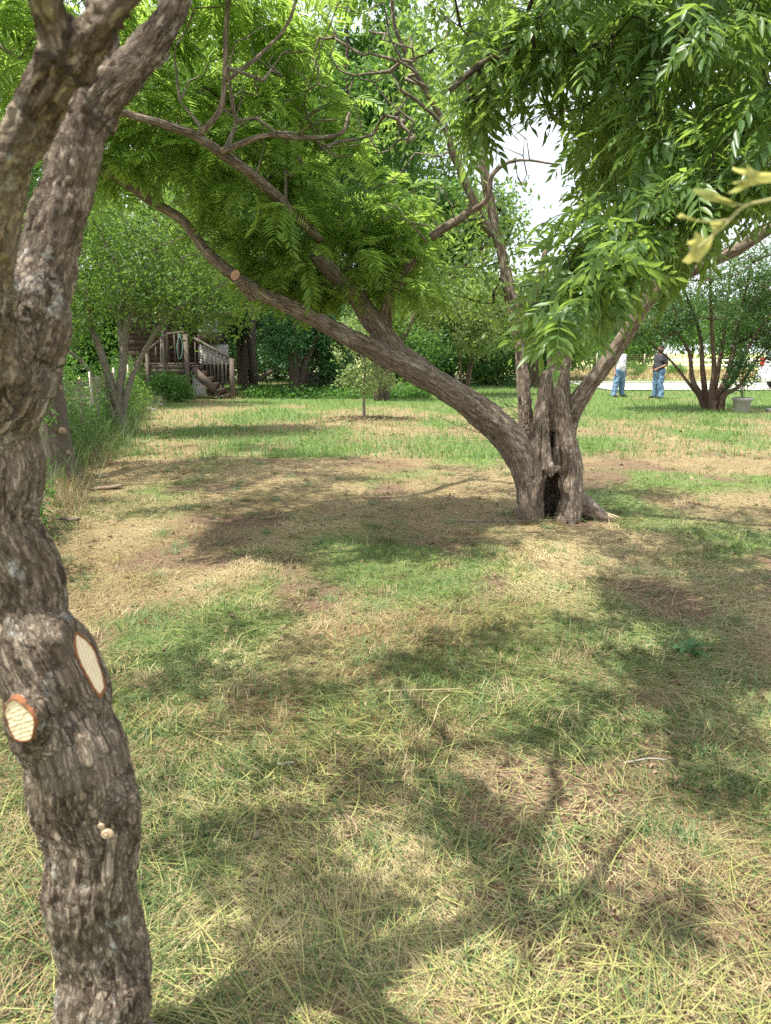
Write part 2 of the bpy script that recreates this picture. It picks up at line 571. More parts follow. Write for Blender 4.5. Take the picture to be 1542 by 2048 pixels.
M['pale'] = leaf_mat('leaf_pale', (0.19, 0.27, 0.08), (0.30, 0.36, 0.15), (0.25, 0.36, 0.09), 0.4)
M['grass'] = leaf_mat('grass_green', (0.045, 0.10, 0.03), (0.20, 0.26, 0.09), (0.16, 0.26, 0.05), 0.22, 0.5, 0.3)
M['grass_far'] = leaf_mat('grass_far', (0.10, 0.20, 0.055), (0.17, 0.27, 0.075), (0.15, 0.27, 0.05), 0.3, 0.55, 0.3)
M['straw'] = leaf_mat('straw_dry', (0.15, 0.085, 0.04), (0.54, 0.46, 0.25), (0.3, 0.24, 0.1), 0.15, 0.6, 0.3)
M['stemcut'] = leaf_mat('stem_cut', (0.20, 0.22, 0.06), (0.44, 0.42, 0.16), (0.3, 0.34, 0.07), 0.2, 0.45, 0.4)
M['litter'] = plain('leaf_litter', (0.17, 0.105, 0.06), (0.30, 0.22, 0.145), 30, 0.8)
M['wood_cut'] = None
M['yellowleaf'] = leaf_mat('leaf_yellowing', (0.30, 0.36, 0.10), (0.46, 0.40, 0.11), (0.55, 0.52, 0.16), 0.55)
M['twiggreen'] = plain('green_twig', (0.34, 0.36, 0.12), (0.25, 0.22, 0.1), 20)

# ------------------------------------------------------------------ leaf templates (y along the leaf, z up)
def T_blade(w=0.4, fold=0.12):
    V = np.array([[0, 0, 0], [w / 2, 0.45, fold * w], [0, 1, -0.05], [-w / 2, 0.45, fold * w]])
    return V, np.array([[0, 1, 2], [0, 2, 3]])
def T_leaflet(w=0.26):
    V = np.array([[0, 0, 0], [w * .42, .28, .03], [w * .40, .6, .02], [0, 1, -.12], [-w * .40, .6, .02], [-w * .42, .28, .03], [0, .45, -.03]])
    F = np.array([[0, 1, 6], [1, 2, 6], [2, 3, 6], [3, 4, 6], [4, 5, 6], [5, 0, 6]])
    return V, F
def compound(n_pairs, lw, ll, sweep, droop, terminal=True, base=0.18, seed=0, hang=0.3, fine=True):
    """pinnate leaf of unit length: rachis + leaflets"""
    r = np.random.default_rng(seed)
    def rach(t):
        return np.array([0.05 * math.sin(seed + t * 2.5), t * math.cos(droop * t * 0.6), -droop * 0.45 * t * t])
    Vs, Fs, n = [], [], 0
    P = np.array([rach(t) for t in np.linspace(0, 1, 5)])
    V, F, _ = tube(P, np.linspace(0.009, 0.004, 5), 3, False)
    Vs.append(V); Fs.append(F[0][:, [0, 1, 2]]); Fs.append(F[0][:, [0, 2, 3]]); n += len(V)
    TV, TF = T_leaflet(lw / ll) if fine else T_blade(lw / ll)
    items = []
    for i in range(n_pairs):
        t = base + (1 - base) * (i + 0.3) / n_pairs
        for s in (-1, 1):
            items.append((t + r.uniform(-.01, .01), s * (sweep + r.uniform(-.18, .18)), ll * (0.62 + 0.75 * math.sin(PI * (0.12 + 0.8 * t))) * 0.78 * r.uniform(.85, 1.12), s))
    if terminal: items.append((1.0, r.uniform(-.2, .2), ll, 0))
    for t, a, L, s in items:
        o = rach(min(t, 1))
        d = np.array([math.sin(a), math.cos(a), -hang * r.uniform(.3, 1.5) - droop * .3 * t])
        up = np.array([r.uniform(-.35, .35), r.uniform(-.3, .3), 1.0])
        R = frame(d, up)
        v = (TV * L) @ R.T + o
        Vs.append(v); Fs.append(TF + n); n += len(v)
    return np.concatenate(Vs), np.concatenate(Fs)
FROND = [compound(12 + (i % 3), 0.062, 0.31, 1.15, 0.7 + 0.12 * i, False, 0.16, i, 0.25, False) for i in range(6)]
PECAN = [compound(5 + i % 3, 0.085, 0.30, 0.85, .7 + 0.15 * i, True, 0.2, 20 + i, 0.42, True) for i in range(6)]
PECANL = [compound(5 + i % 2, 0.10, 0.31, 0.85, .7 + 0.15 * i, True, 0.2, 20 + i, 0.42, False) for i in range(4)]
def inst(tpl, P, R, S):
    TV, TF = tpl
    n = len(P)
    V = np.einsum('kj,nij->nki', TV, R) * np.asarray(S)[:, None, None] + P[:, None]
    F = TF[None] + (np.arange(n) * len(TV))[:, None, None]
    return V.reshape(-1, 3), F.reshape(-1, 3)
def rnd_dirs(n, zbias=0.0, zs=1.0):
    d = rng.normal(size=(n, 3)); d[:, 2] = d[:, 2] * zs + zbias
    return d / np.linalg.norm(d, axis=1, keepdims=True)

# ------------------------------------------------------------------ growing crowns
def ell(px, py, Y, rx, ry, rY, n, shell=0.35):
    c = W(px, py, Y); k = DEP(px, py, Y) / FPX
    d = rnd_dirs(n); r = rng.uniform(shell, 1, n) ** (1 / 2.0)
    return c + d * r[:, None] * np.array([rx * k, rY, ry * k])
def ellw(c, r, n, shell=0.3):
    d = rnd_dirs(n); q = rng.uniform(shell, 1, n) ** 0.5
    return np.asarray(c) + d * q[:, None] * np.asarray(r)
def grow(skel, targets, step=0.35, r_tip=0.004, power=0.5, cap=0.7, wig=0.12):
    S = np.concatenate(skel)
    pos = [S[:, :3]]; n0 = len(S)
    m = len(targets)
    P = np.zeros((n0 + m * 12, 3)); P[:n0] = S[:, :3]
    par = np.full(len(P), -1); N = n0
    rad0 = np.zeros(len(P)); rad0[:n0] = S[:, 3]
    d0 = np.array([np.min(np.sum((S[:, :3] - t) ** 2, 1)) for t in targets])
    chains = []
    for ti in np.argsort(d0):
        t = targets[ti]
        dv = P[:N] - t
        dd = np.sum(dv * dv, 1) + 0.6 * np.maximum(dv[:, 2], 0) ** 2
        h = int(np.argmin(dd))
        L = math.sqrt(np.sum((P[h] - t) ** 2))
        k = int(min(max(1, round(L / step)), 10))
        prev = h; ch = [h]
        off = rng.normal(size=3) * wig * L; off[2] = abs(off[2])
        for i in range(1, k + 1):
            u = i / k
            P[N] = P[h] * (1 - u) + t * u + off * (4 * u * (1 - u)) * 0.5 + rng.normal(size=3) * 0.03 * L / k * (u < 1)
            par[N] = prev; prev = N; ch.append(N); N += 1
        chains.append(ch)
    cnt = np.zeros(N)
    for ch in chains: cnt[ch[-1]] += 1
    for i in range(N - 1, n0 - 1, -1): cnt[par[i]] += cnt[i]
    rad = r_tip * np.maximum(cnt, 1) ** power
    out = []
    for ch in chains:
        r = rad[ch].copy()
        r[0] = min(r[0], r[1] * 1.25) if ch[0] >= n0 else min(rad0[ch[0]] * cap, r[1] * 1.3)
        r = np.minimum(r, np.maximum(rad0[ch[0]] * cap if ch[0] < n0 else 9, 0.002))
        r[-1] *= 0.5
        out.append(np.concatenate([P[ch], r[:, None]], 1))
    return out
def branch_mesh(mb, chains, n=5, rmin=0.0):
    for c in chains:
        if c[:, 3].max() < rmin: continue
        k = n if c[:, 3].max() > 0.012 else 3
        mb.tube(c[:, :3], c[:, 3], k, False)
def tips(chains, per, frac=0.6, spread=0.05):
    P, D = [], []
    for c in chains:
        p = c[:, :3]
        for _ in range(per):
            u = 1 - frac * random.random() ** 1.5
            x = u * (len(p) - 1); i = min(int(x), len(p) - 2)
            P.append(p[i] * (1 - x + i) + p[i + 1] * (x - i)); D.append(p[i + 1] - p[i])
    P = np.array(P); D = np.array(D); D /= np.maximum(np.linalg.norm(D, axis=1, keepdims=True), 1e-6)
    return P + rng.normal(size=P.shape) * spread, D
def leaf_cloud(chains, per, size, spread, width=0.42, zb=-0.25, frac=0.8, out=0.6):
    P, D = tips(chains, per, frac, spread)
    n = len(P)
    d = rnd_dirs(n, zb) + out * D
    R = frames(d, rnd_dirs(n, 1.1))
    S = size * rng.uniform(0.6, 1.3, n)
    V, F = inst(T_blade(width), P, R, S)
    return V, F, np.repeat(rng.random(n), 4)
def tree(name, label, cat, base, skel, targets, bark, leafm, per=40, size=0.12, spread=0.2, step=0.5, r_tip=0.006, group=None, width=0.42, rad_n=8, twig_min=0.0, zb=-0.25, crown='crown', power=0.5):
    t = thing(name, label, cat, tuple(base), 0, group)
    B = np.array(base)
    sk = []
    tr = MB()
    for s in skel:
        s = s.copy(); s[:, :3] -= B; sk.append(s)
        tr.tube(s[:, :3], s[:, 3], rad_n)
    ch = grow(sk, targets - B, step, r_tip, power)
    branch_mesh(tr, ch, 5, twig_min)
    link('trunk', tr.mesh('trunk', True), bark, t, 'stuff' if False else None)
    V, F, r = leaf_cloud(ch, per, size, spread, width, zb)
    me = mesh_np(crown, V, F, {'rnd': r})
    link(crown, me, leafm, t, 'stuff')
    return t, ch
def wp(pts, m=4):
    return catmull(np.array(pts, float), m)

# ------------------------------------------------------------------ foreground tree (left edge)
def foreground_tree():
    t = thing('rough_barked_tree', 'rough grey barked tree with two fresh saw cuts, nearest the camera at left', 'tree', (0, 0, 0))
    trunk = BR([(228, 2230, 1.30, 104), (210, 2048, 1.32, 88), (200, 1880, 1.33, 85), (182, 1700, 1.34, 90), (160, 1560, 1.35, 98), (124, 1450, 1.36, 94), (82, 1340, 1.37, 84), (36, 1200, 1.38, 84), (-8, 1050, 1.38, 84), (-18, 900, 1.38, 88), (0, 780, 1.38, 92), (30, 700, 1.38, 72)])
    trunk[:, :2] += 0.008 * np.stack([np.sin(np.arange(len(trunk)) * .9), np.cos(np.arange(len(trunk)) * .7)], 1)
    LB = BR([(25, 730, 1.38, 70), (58, 640, 1.40, 62), (92, 520, 1.42, 56), (140, 360, 1.44, 50), (168, 230, 1.46, 49), (183, 180, 1.47, 44)])
    B1 = BR([(172, 240, 1.46, 40), (190, 150, 1.49, 36), (205, 60, 1.52, 31), (215, -60, 1.56, 28), (240, -260, 1.7, 26), (330, -500, 2.0, 22)])
    B2 = BR([(178, 230, 1.46, 44), (215, 185, 1.46, 38), (262, 140, 1.47, 36), (310, 85, 1.48, 33), (345, 20, 1.49, 29), (372, -60, 1.51, 26), (430, -260, 1.6, 22), (520, -480, 1.8, 18)])
    LA = BR([(-22, 800, 1.34, 66), (-42, 620, 1.22, 62), (-24, 470, 1.13, 52), (8, 345, 1.08, 46), (62, 235, 1.04, 43), (112, 150, 1.01, 43), (135, 112, 1.0, 43)])
    A1 = BR([(134, 115, 1.0, 42), (112, 55, 0.98, 33), (90, -10, 0.95, 29), (60, -130, 0.9, 28), (30, -330, .8, 26)])
    A2 = BR([(145, 112, 1.0, 42), (185, 66, 0.99, 36), (232, 8, 0.98, 35), (290, -70, 0.97, 33), (380, -260, 0.95, 32)])
    # saw cut stubs
    c1 = W(42, 1440, 1.22); n1 = np.array([-0.30, -0.93, -0.05]); n1 /= np.linalg.norm(n1)
    s1 = np.array([[*(W(105, 1475, 1.36)), 0.046], [*(c1 + n1 * 0.0), 0.043], [*(c1 + n1 * 0.04), 0.043]])
    n2 = np.array([0.94, -0.07, 0.33]); n2 /= np.linalg.norm(n2); c2 = W(88, 1356, 1.37) + n2 * .100
    s2 = np.array([[*(c2 - n2 * 0.07 + [0, 0, .0]), 0.052], [*(c2 + n2 * 0.04), 0.045]])
    s2b = s2.copy(); s2b[:, :3] += np.array([0.012, 0.0, -0.05]); s2c = s2.copy(); s2c[:, :3] += np.array([-.012, 0, .045])
    burl = [np.array([[*W(228, 1600, 1.33), 0.045], [*W(238, 1640, 1.33), 0.03]]), np.array([[*W(60, 640, 1.36), 0.05], [*W(60, 600, 1.36), 0.04]]),
            np.array([[*W(240, 2000, 1.27), 0.05], [*W(262, 2020, 1.27), 0.03]]), np.array([[*W(90, 1290, 1.33), 0.045], [*W(95, 1340, 1.33), 0.045]])]
    root = [wp([[*(trunk[0, :3]), 0.1], [*(trunk[0, :3] + [0.1, .05, -.02]), 0.05], [*(trunk[0, :3] + [0.22, .1, -.08]), 0.03]])]
    polys = [trunk, LB, LA, B1, B2, A1, A2]
    parts = [(trunk, None), (LB, None, .06), (LA, None, .05), (B1, None, .014), (B2, None, .018), (A1, None, .010), (A2, None, .012), (s1, (c1, n1), .03), (s2, (c2, n2), .035), (s2b, (c2, n2), .03), (s2c, (c2, n2), .03)] + [(b, None, .05) for b in burl]
    tn = np.cross(n2, [0, 1., 0]); tn /= np.linalg.norm(tn)
    V, F = surface(parts, 0.0062, 0.045, carve=[(np.array([[*(c2 + n2 * .301 - tn * .03), .30], [*(c2 + n2 * .301 + tn * .03), .30]]), .004)], hi=np.array([2, 3, 3.1]))
    bc, rad = bark_coords(V, polys)
    me = mesh_np('trunk', V, F, None, True)
    nv = vnormals(me)
    q = bc * np.array([1, 1, 0.38]) * 52
    wob = np.stack([fbm(q * .9, 3, 1), fbm(q * .9 + 50, 3, 2), fbm(q * .9 + 90, 3, 3)], 1) - 0.5
    f1, f2, idr = voro(q + wob * 3.4, 3)
    fiss = np.abs(fbm(bc * np.array([30, 30, 7.0]), 4, 12) - .5) * 2
    e = np.clip((f2 - f1) / 0.30, 0, 1)
    plate = e * e * (3 - 2 * e)
    big = fbm(bc * np.array([1, 1, .5]) * 14, 3, 8) - .5
    low = fbm(V * 7, 2, 4) - 0.5
    dc1 = np.linalg.norm(V - c1, axis=1); dc2 = np.abs((V - c2) @ n2); r2 = np.linalg.norm(V - c2, axis=1)
    on1 = np.abs((V - c1) @ n1) < 0.006
    mask = np.where((on1 & (dc1 < .055)) | ((dc2 < .016) & (r2 < .10)), 0.0, 1.0)
    disp = (plate - 0.5) * 0.0045 * (0.3 + idr * 1.2) + np.clip(fiss * 3.2, 0, 1) * .010 - .006 + big * 0.010 + low * 0.007 + (fbm(bc * 160, 2, 7) - .5) * 0.003
    V2 = V + nv * (disp * mask)[:, None]
    me.vertices.foreach_set('co', V2.astype(np.float32).ravel())
    a = me.attributes.new('bark', 'FLOAT_VECTOR', 'POINT'); a.data.foreach_set('vector', (bc).astype(np.float32).ravel())
    me.update()
    link('trunk', me, M['bark_fore'], t)
    # cut faces: pale wood disc inside an orange ring of fresh bark
    m, nt, b = mat('fresh_cut_wood')
    tcn = nd(nt, 'ShaderNodeTexCoord')
    wv = nd(nt, 'ShaderNodeTexWave'); wv.inputs['Scale'].default_value = 38; wv.inputs['Distortion'].default_value = 2.5; wv.inputs['Detail'].default_value = 2
    mp = nd(nt, 'ShaderNodeMapping'); mp.inputs['Rotation'].default_value = (0, 0, 1.15); nt.links.new(tcn.outputs['Object'], mp.inputs['Vector']); nt.links.new(mp.outputs[0], wv.inputs['Vector'])
    wv.bands_direction = 'X'
    n_ = noise(nt, tcn.outputs['Object'], 35, 4)
    cc = mixc(nt, ramp(nt, wv.outputs['Fac'], [(0.0, .75), (.35, 0.0)]), (0.74, 0.62, 0.42), (0.50, 0.38, 0.22))
    cc = mixc(nt, ramp(nt, n_, [(.45, 0), (.7, .5)]), cc, (0.62, 0.45, 0.26))
    nt.links.new(cc, b.inputs['Base Color']); b.inputs['Roughness'].default_value = .75
    bump(nt, b, wv.outputs['Fac'], .25, .002)
    mo = plain('orange_inner_bark', (0.33, 0.12, 0.035), (0.10, 0.04, 0.02), 90, .8, 0, .5)
    def cut(c, n, rx, ry, tilt, ring, label):
        R = frame(np.cross(n, [0, 0, 1.0]), n)          # x, y in plane, z = n
        zz = n / np.linalg.norm(n); up = np.array([0, 0, 1.0]) - zz * zz[2]; up /= np.linalg.norm(up); xx = np.cross(up, zz)
        ca, sa = math.cos(tilt), math.sin(tilt)
        X = xx * ca + up * sa; Yv = -xx * sa + up * ca
        k = 40
        th = np.linspace(0, 2 * PI, k, endpoint=False)
        wb = 1 + 0.05 * np.sin(3 * th + 1) + 0.04 * np.sin(5 * th)
        rs = [0.0, .35, .7, 1.0]
        V = [np.zeros(3)]
        for r in rs[1:]:
            V += [np.array([math.cos(a) * rx * r * w_, math.sin(a) * ry * r * w_, 0.0006 * math.sin(9 * a)]) for a, w_ in zip(th, wb)]
        V = np.array(V)
        F3 = np.array([[0, 1 + i, 1 + (i + 1) % k] for i in range(k)])
        F4 = np.array([[1 + j * k + i, 1 + (j + 1) * k + i, 1 + (j + 1) * k + (i + 1) % k, 1 + j * k + (i + 1) % k] for j in range(2) for i in range(k)])
        face = link('cut_face', mesh_np('cut_face', V, [F3, F4]), m, t)
        MM = Matrix(((X[0], Yv[0], zz[0], 0), (X[1], Yv[1], zz[1], 0), (X[2], Yv[2], zz[2], 0), (0, 0, 0, 1)))
        MM.translation = Vector(c + zz * 0.003)
        face.matrix_basis = MM
        face['label'] = label
        mb = MB()
        P0, V0 = [], []
        prof = [(1.0, 0.0), (1.02, .0022), (1.08 + ring, .001), (1.16 + ring * 2, -.008)]
        for r, z in prof:
            for a, w_ in zip(th, wb):
                j = 1 + (r - 1) * 0.9 * (vnoise(np.array([[a * 4, r * 3, c[0] * 9]]))[0] - .5)
                V0.append([math.cos(a) * rx * r * w_ * j, math.sin(a) * ry * r * w_ * j, z])
        F = [[j * k + i, (j + 1) * k + i, (j + 1) * k + (i + 1) % k, j * k + (i + 1) % k] for j in range(3) for i in range(k)]
        mb.add(np.array(V0), np.array(F))
        rg = mb.build('bark_ring', mo, face)
    cut(c1, n1, .031, .040, 0.0, 0.0, 'round pale saw cut with orange edge, facing the camera')
    cut(c2 + np.array([.0, 0, 0]), n2, .027, .062, 0.0, .04, 'long oval pale saw cut seen edge on')
    # crown: leaf clumps added mostly out of frame, shaped to shade chosen ground patches
    skel = [B1[-6:], B2[-6:], A1[-6:], A2[-6:]]
    H = []
    for (px, py, hh, r, n) in SHADE:
        g = G(px, py)
        c = g + np.array(SUN) / SUN.z * hh
        for _ in range(3):
            cc = c + rng.normal(size=3) * np.array([r, r * .8, .3]) * .75
            H.append(ellw(cc, (r * .38, r * .28, .18), max(2, n // 4), .05))
    for (px, py, hh, r, n) in SHADE2:
        g = G(px, py); H.append(ellw(g + np.array(SUN) / SUN.z * hh, (r, r * .7, .15), n, .05))
    T = np.concatenate(H)
    ch = grow(skel, T, .4, .003, .42)
    br = MB(); branch_mesh(br, ch, 5)
    br.build('branches', M['bark_fore'], t, True, 'stuff')
    V, F, r = leaf_cloud(ch, 44, .075, .085, .5, -.2, .45)
    link('crown', mesh_np('crown', V, F, {'rnd': r}), M['overhead'], t, 'stuff')
    return trunk
# patches of shade on the near ground: pixel, height of the leaves that cast them, radius, twigs
SHADE = [(560, 1690, 3.8, .30, 9), (760, 1610, 3.9, .30, 9), (620, 1880, 3.6, .16, 4), (1000, 1640, 3.9, .30, 10),
         (1300, 1480, 4.1, .5, 14), (1480, 1300, 4.3, .6, 16), (1250, 1330, 4.3, .5, 14),
         (880, 1290, 4.3, .45, 12), (640, 1330, 4.2, .40, 10), (1050, 1290, 4.3, .4, 10), 
         (300, 1350, 4.1, .5, 12), (480, 1280, 4.3, .35, 8), (100, 1900, 3.5, .35, 8), (1400, 1160, 4.6, .7, 14)]
_r = random.Random(5)
SHADE2 = [(_r.uniform(120, 1540), _r.uniform(1080, 1850), _r.uniform(3.7, 4.6), _r.uniform(.05, .16), _r.choice([1, 2, 3])) for _ in range(36)]
fore_trunk = foreground_tree()

# snails on the bark
def snail(px, py, Yg, r, rot, label):
    d = ray(px, py)
    # nearest bark surface along the ray: trunk axis offset by its radius
    k = np.argmin(np.abs(proj(fore_trunk[:, :3])[1] - py))
    Y = Yg
    c = W(px, py, Y)
    P, R_ = [], []
    for i in range(46):
        a = i / 45 * 2 * PI * 2.6
        q = math.exp(-0.16 * a)
        P.append([math.cos(a) * r * .62 * q, math.sin(a) * r * .62 * q, r * .5 * (1 - q)])
        R_.append(r * .42 * q)
    mb = MB(); mb.tube(np.array(P), np.array(R_), 10)
    t = thing('snail', label, 'snail', tuple(c))
    o = mb.build('shell', M_shell, t, True)
    o.rotation_euler = (math.radians(80), rot, 0)
    f = MB(); f.tube(np.array([[-r * .9, 0, 0], [-r * .2, 0, -r * .1], [r * .7, 0, 0]]) + [0, 0, -r * .25], np.array([.12, .3, .15]) * r, 8)
    o2 = f.build('body', M_snail, t, True); o2.rotation_euler = (math.radians(80), rot, 0)
ms_, nt_, b_ = mat('snail_shell_banded')
tn = nd(nt_, 'ShaderNodeTexWave'); tn.inputs['Scale'].default_value = 260; tn.inputs['Distortion'].default_value = 1.0
nt_.links.new(mapping(nt_, attr(nt_, 'bark'), (1, 1, .02)), tn.inputs['Vector'])
nt_.links.new(mixc(nt_, tn.outputs['Fac'], (0.50, 0.38, 0.24), (0.2, 0.12, 0.07)), b_.inputs['Base Color']); b_.inputs['Roughness'].default_value = .35
M_shell = ms_; M_snail = plain('snail_flesh', (0.2, 0.16, 0.11))
snail(213, 1668, 1.212, .0145, .5, 'round brown banded snail shell on rough bark, lower of the two')
snail(201, 1652, 1.213, .0095, 1.4, 'small pale snail shell on rough bark, just above the larger one')

# ------------------------------------------------------------------ hollow tree with leaning limbs
HIGH_SHADE = [(_r.uniform(130, 720), _r.uniform(885, 1030), _r.uniform(5.9, 6.6), _r.uniform(.25, .6), 5) for _ in range(38)] + \
       [(_r.uniform(650, 1000), _r.uniform(930, 1040), _r.uniform(5.6, 6.3), _r.uniform(.15, .4), 4) for _ in range(8)] + \
       [(_r.uniform(1150, 1540), _r.uniform(960, 1130), _r.uniform(5.2, 6.0), _r.uniform(.2, .45), 5) for _ in range(14)]  # shade wanted on the mid lawn: pixel, height of added leaves, radius, twigs
def hollow_tree():
    t = thing('hollow_tree', 'old many stemmed tree with a dark trunk hollow and long limb leaning left', 'tree', (0, 0, 0))
    Y0 = 7.0
    LL = BR([(1064, 1050, 6.9, 26), (1057, 960, 6.92, 28), (1032, 895, 6.93, 33), (978, 838, 6.9, 31), (900, 782, 6.85, 26), (810, 732, 6.8, 23), (745, 700, 6.72, 20), (660, 655, 6.6, 17), (590, 618, 6.5, 15), (520, 585, 6.4, 13), (470, 552, 6.32, 12.5), (425, 515, 6.25, 11), (375, 455, 6.15, 10), (310, 405, 6.05, 9), (215, 348, 5.9, 8), (120, 300, 5.7, 7), (20, 270, 5.5, 6)])
    L2 = BR([(845, 750, 6.85, 22), (795, 705, 6.85, 24), (748, 645, 6.85, 22), (705, 585, 6.8, 18), (640, 520, 6.7, 15), (570, 450, 6.6, 13), (510, 370, 6.5, 11), (455, 305, 6.4, 9), (390, 268, 6.3, 8), (330, 248, 6.2, 7), (240, 224, 6.1, 6), (150, 205, 5.9, 5)])
    L3 = BR([(772, 655, 6.85, 12), (775, 605, 6.8, 11), (805, 555, 6.75, 10), (838, 500, 6.7, 9), (880, 462, 6.65, 9), (930, 430, 6.6, 8), (945, 395, 6.55, 6), (905, 320, 6.5, 5), (880, 240, 6.45, 4), (800, 180, 6.4, 3)])
    BX = BR([(640, 480, 6.5, 8), (560, 400, 6.1, 11), (480, 335, 5.7, 11), (430, 300, 5.5, 10), (385, 272, 5.4, 9), (330, 250, 5.3, 8), (240, 224, 5.2, 7), (140, 200, 5.1, 5)])
    BY = BR([(440, 305, 5.5, 7), (490, 285, 5.5, 6), (540, 270, 5.5, 5), (600, 276, 5.6, 5), (680, 268, 5.7, 4), (700, 225, 5.8, 3)])
    BZ = BR([(395, 272, 5.4, 6), (440, 220, 5.4, 6), (452, 150, 5.4, 5), (455, 60, 5.4, 5), (462, -40, 5.4, 4)])
    BW = BR([(455, 160, 5.4, 4), (520, 110, 5.5, 4), (575, 50, 5.6, 3), (600, -20, 5.6, 3)])
    L3b = BR([(930, 430, 6.6, 7), (975, 398, 6.5, 6), (985, 350, 6.45, 5), (1030, 320, 6.4, 3), (1110, 328, 6.3, 2)])
    KB = BR([(1056, 1000, 7.15, 22), (1052, 860, 7.2, 14), (1046, 760, 7.25, 12), (1038, 680, 7.3, 12), (1030, 630, 7.35, 12), (1010, 540, 7.4, 10), (990, 450, 7.45, 10), (965, 330, 7.5, 9), (968, 240, 7.55, 7), (990, 100, 7.6, 6), (1000, -60, 7.7, 5)])
    KB2 = BR([(1030, 650, 7.35, 12), (1060, 600, 7.3, 9), (1078, 570, 7.25, 8), (1090, 500, 7.2, 5)])
    KB3 = BR([(985, 470, 7.45, 9), (955, 420, 7.4, 8), (925, 350, 7.35, 8), (890, 250, 7.3, 6), (830, 140, 7.2, 5), (790, 50, 7.1, 4), (780, -60, 7.0, 3)])
    RL = BR([(1125, 960, 7.1, 24), (1132, 855, 7.1, 19), (1165, 790, 7.0, 17), (1222, 715, 6.85, 15.5), (1278, 630, 6.65, 14.5), (1318, 575, 6.5, 14), (1385, 540, 6.35, 13), (1480, 495, 6.2, 12), (1580, 430, 6.0, 11), (1700, 340, 5.8, 11)])
    CN = BR([(1108, 1040, 7.08, 46), (1108, 960, 7.1, 46), (1106, 880, 7.1, 40), (1110, 800, 7.08, 30), (1112, 750, 7.05, 24), (1122, 712, 7.02, 14), (1138, 690, 7.0, 9), (1150, 676, 6.98, 6)])
    RB = BR([(1136, 1050, 6.86, 27), (1142, 990, 6.88, 23), (1143, 930, 6.9, 20), (1134, 870, 6.92, 15), (1126, 810, 6.94, 12), (1122, 760, 6.98, 11), (1132, 716, 7.0, 9)])
    LBr = BR([(1066, 1045, 6.86, 22), (1068, 985, 6.86, 20), (1072, 930, 6.88, 19), (1078, 870, 6.9, 17), (1086, 800, 6.93, 13), (1094, 750, 6.98, 10)])
    LR2 = BR([(1088, 800, 6.9, 7), (1090, 860, 6.84, 9), (1093, 915, 6.80, 9), (1100, 940, 6.77, 11), (1109, 938, 6.76, 9)])
    LR3 = BR([(1080, 962, 6.83, 12), (1078, 975, 6.83, 9)])
    RT = BR([(1130, 1000, 7.05, 30), (1165, 1010, 6.98, 22), (1192, 1026, 6.9, 15), (1212, 1036, 6.84, 10)])
    RT2 = BR([(1090, 1015, 7.2, 30), (1030, 1030, 7.25, 12), (1000, 1045, 7.25, 5)])
    st = BR([(505, 590, 6.4, 13), (470, 549, 6.18, 11.5)])
    cst = W(472, 551, 6.2); nst = np.array([-0.35, -0.9, 0.25]); nst /= np.linalg.norm(nst)
    main = [LL, L2, KB, RL, CN, RB, LBr]
    car = [(BR([(1104, 858, 6.80, 7), (1105, 890, 6.80, 13), (1104, 928, 6.82, 12)]), .010),
           (BR([(1104, 868, 6.95, 8), (1104, 895, 6.97, 12), (1103, 935, 7.0, 15)]), .010),
           (BR([(1109, 966, 6.80, 17), (1104, 990, 6.76, 27), (1098, 1026, 6.76, 24)]), .012),
           (BR([(1107, 950, 6.98, 20), (1102, 990, 7.0, 27), (1098, 1030, 7.0, 27)]), .015),
           (BR([(1104, 940, 7.06, 18), (1102, 1020, 7.1, 27)]), .02)]
    parts = [(LL, None), (L2, None, .08), (L3[:22], None, .03), (KB, None, .03), (KB2[:8], None, .03), (RL, None, .03), (CN, None, .03), (RB, None, .012), (LBr, None, .02), (LR3, None, .015), (RT, None, .05), (RT2, None, .05), (st, (cst, nst), .03)]
    V, F = surface(parts, 0.0115, 0.06, carve=car, lo=np.array([-2.4, 5.8, -0.15]), hi=np.array([2.9, 7.8, 2.35]))
    V2, F2 = surface([(LR2, None, .01)], .009, .01)
    polys = [LL, L2, L3, KB, KB2, RL, CN, RB, LBr, RT]
    F2 = F2 + len(V); V = np.concatenate([V, V2]); F = np.concatenate([F, F2])
    bc, rad = bark_coords(V, polys)
    me = mesh_np('trunk', V, F, None, True)
    nv = vnormals(me)
    ridge = fbm(bc * np.array([26, 26, 4.0]), 3, 2)
    centre = np.exp(-((V[:, 0] - W(1106, 900, 7)[0]) / .17) ** 2) * (V[:, 2] < 1.5)
    disp = (fbm(V * 6, 3, 5) - .5) * .03 + (ridge - .5) * (.022 + .06 * centre) + (fbm(bc * np.array([60, 60, 25]), 3, 9) - .5) * .016
    me.vertices.foreach_set('co', (V + nv * disp[:, None]).astype(np.float32).ravel())
    a = me.attributes.new('bark', 'FLOAT_VECTOR', 'POINT'); a.data.foreach_set('vector', bc.astype(np.float32).ravel())
    me.update()
    link('trunk', me, M['bark_hollow'], t)
    # upper limbs
    for P_ in (BX, BY, BZ, BW, LL[-28:], L2[-24:], L3[18:], L3b, KB[-30:], KB2[4:], KB3, RL[-14:]):
        mb = MB(); q = P_.copy(); q[:, :3] += (fbm(q[:, :3] * 5, 2, 3)[:, None] - .5) * .03
        mb.tube(q[:, :3], q[:, 3], 9); mb.build('limb', M['bark_hollow'], t, True)
    # saw cut on the leaning limb
    th = np.linspace(0, 2 * PI, 20, endpoint=False)
    R = frame(nst)
    V = [cst + nst * .012] + [cst + nst * .012 + R[:, 0] * math.cos(a) * .043 + R[:, 2] * math.sin(a) * .043 for a in th]
    cf = link('cut_face', mesh_np('cut_face', np.array(V), np.array([[0, 1 + i, 1 + (i + 1) % 20] for i in range(20)])), plain('old_cut_wood', (0.42, 0.25, 0.14), (0.3, 0.16, 0.09), 20), t)
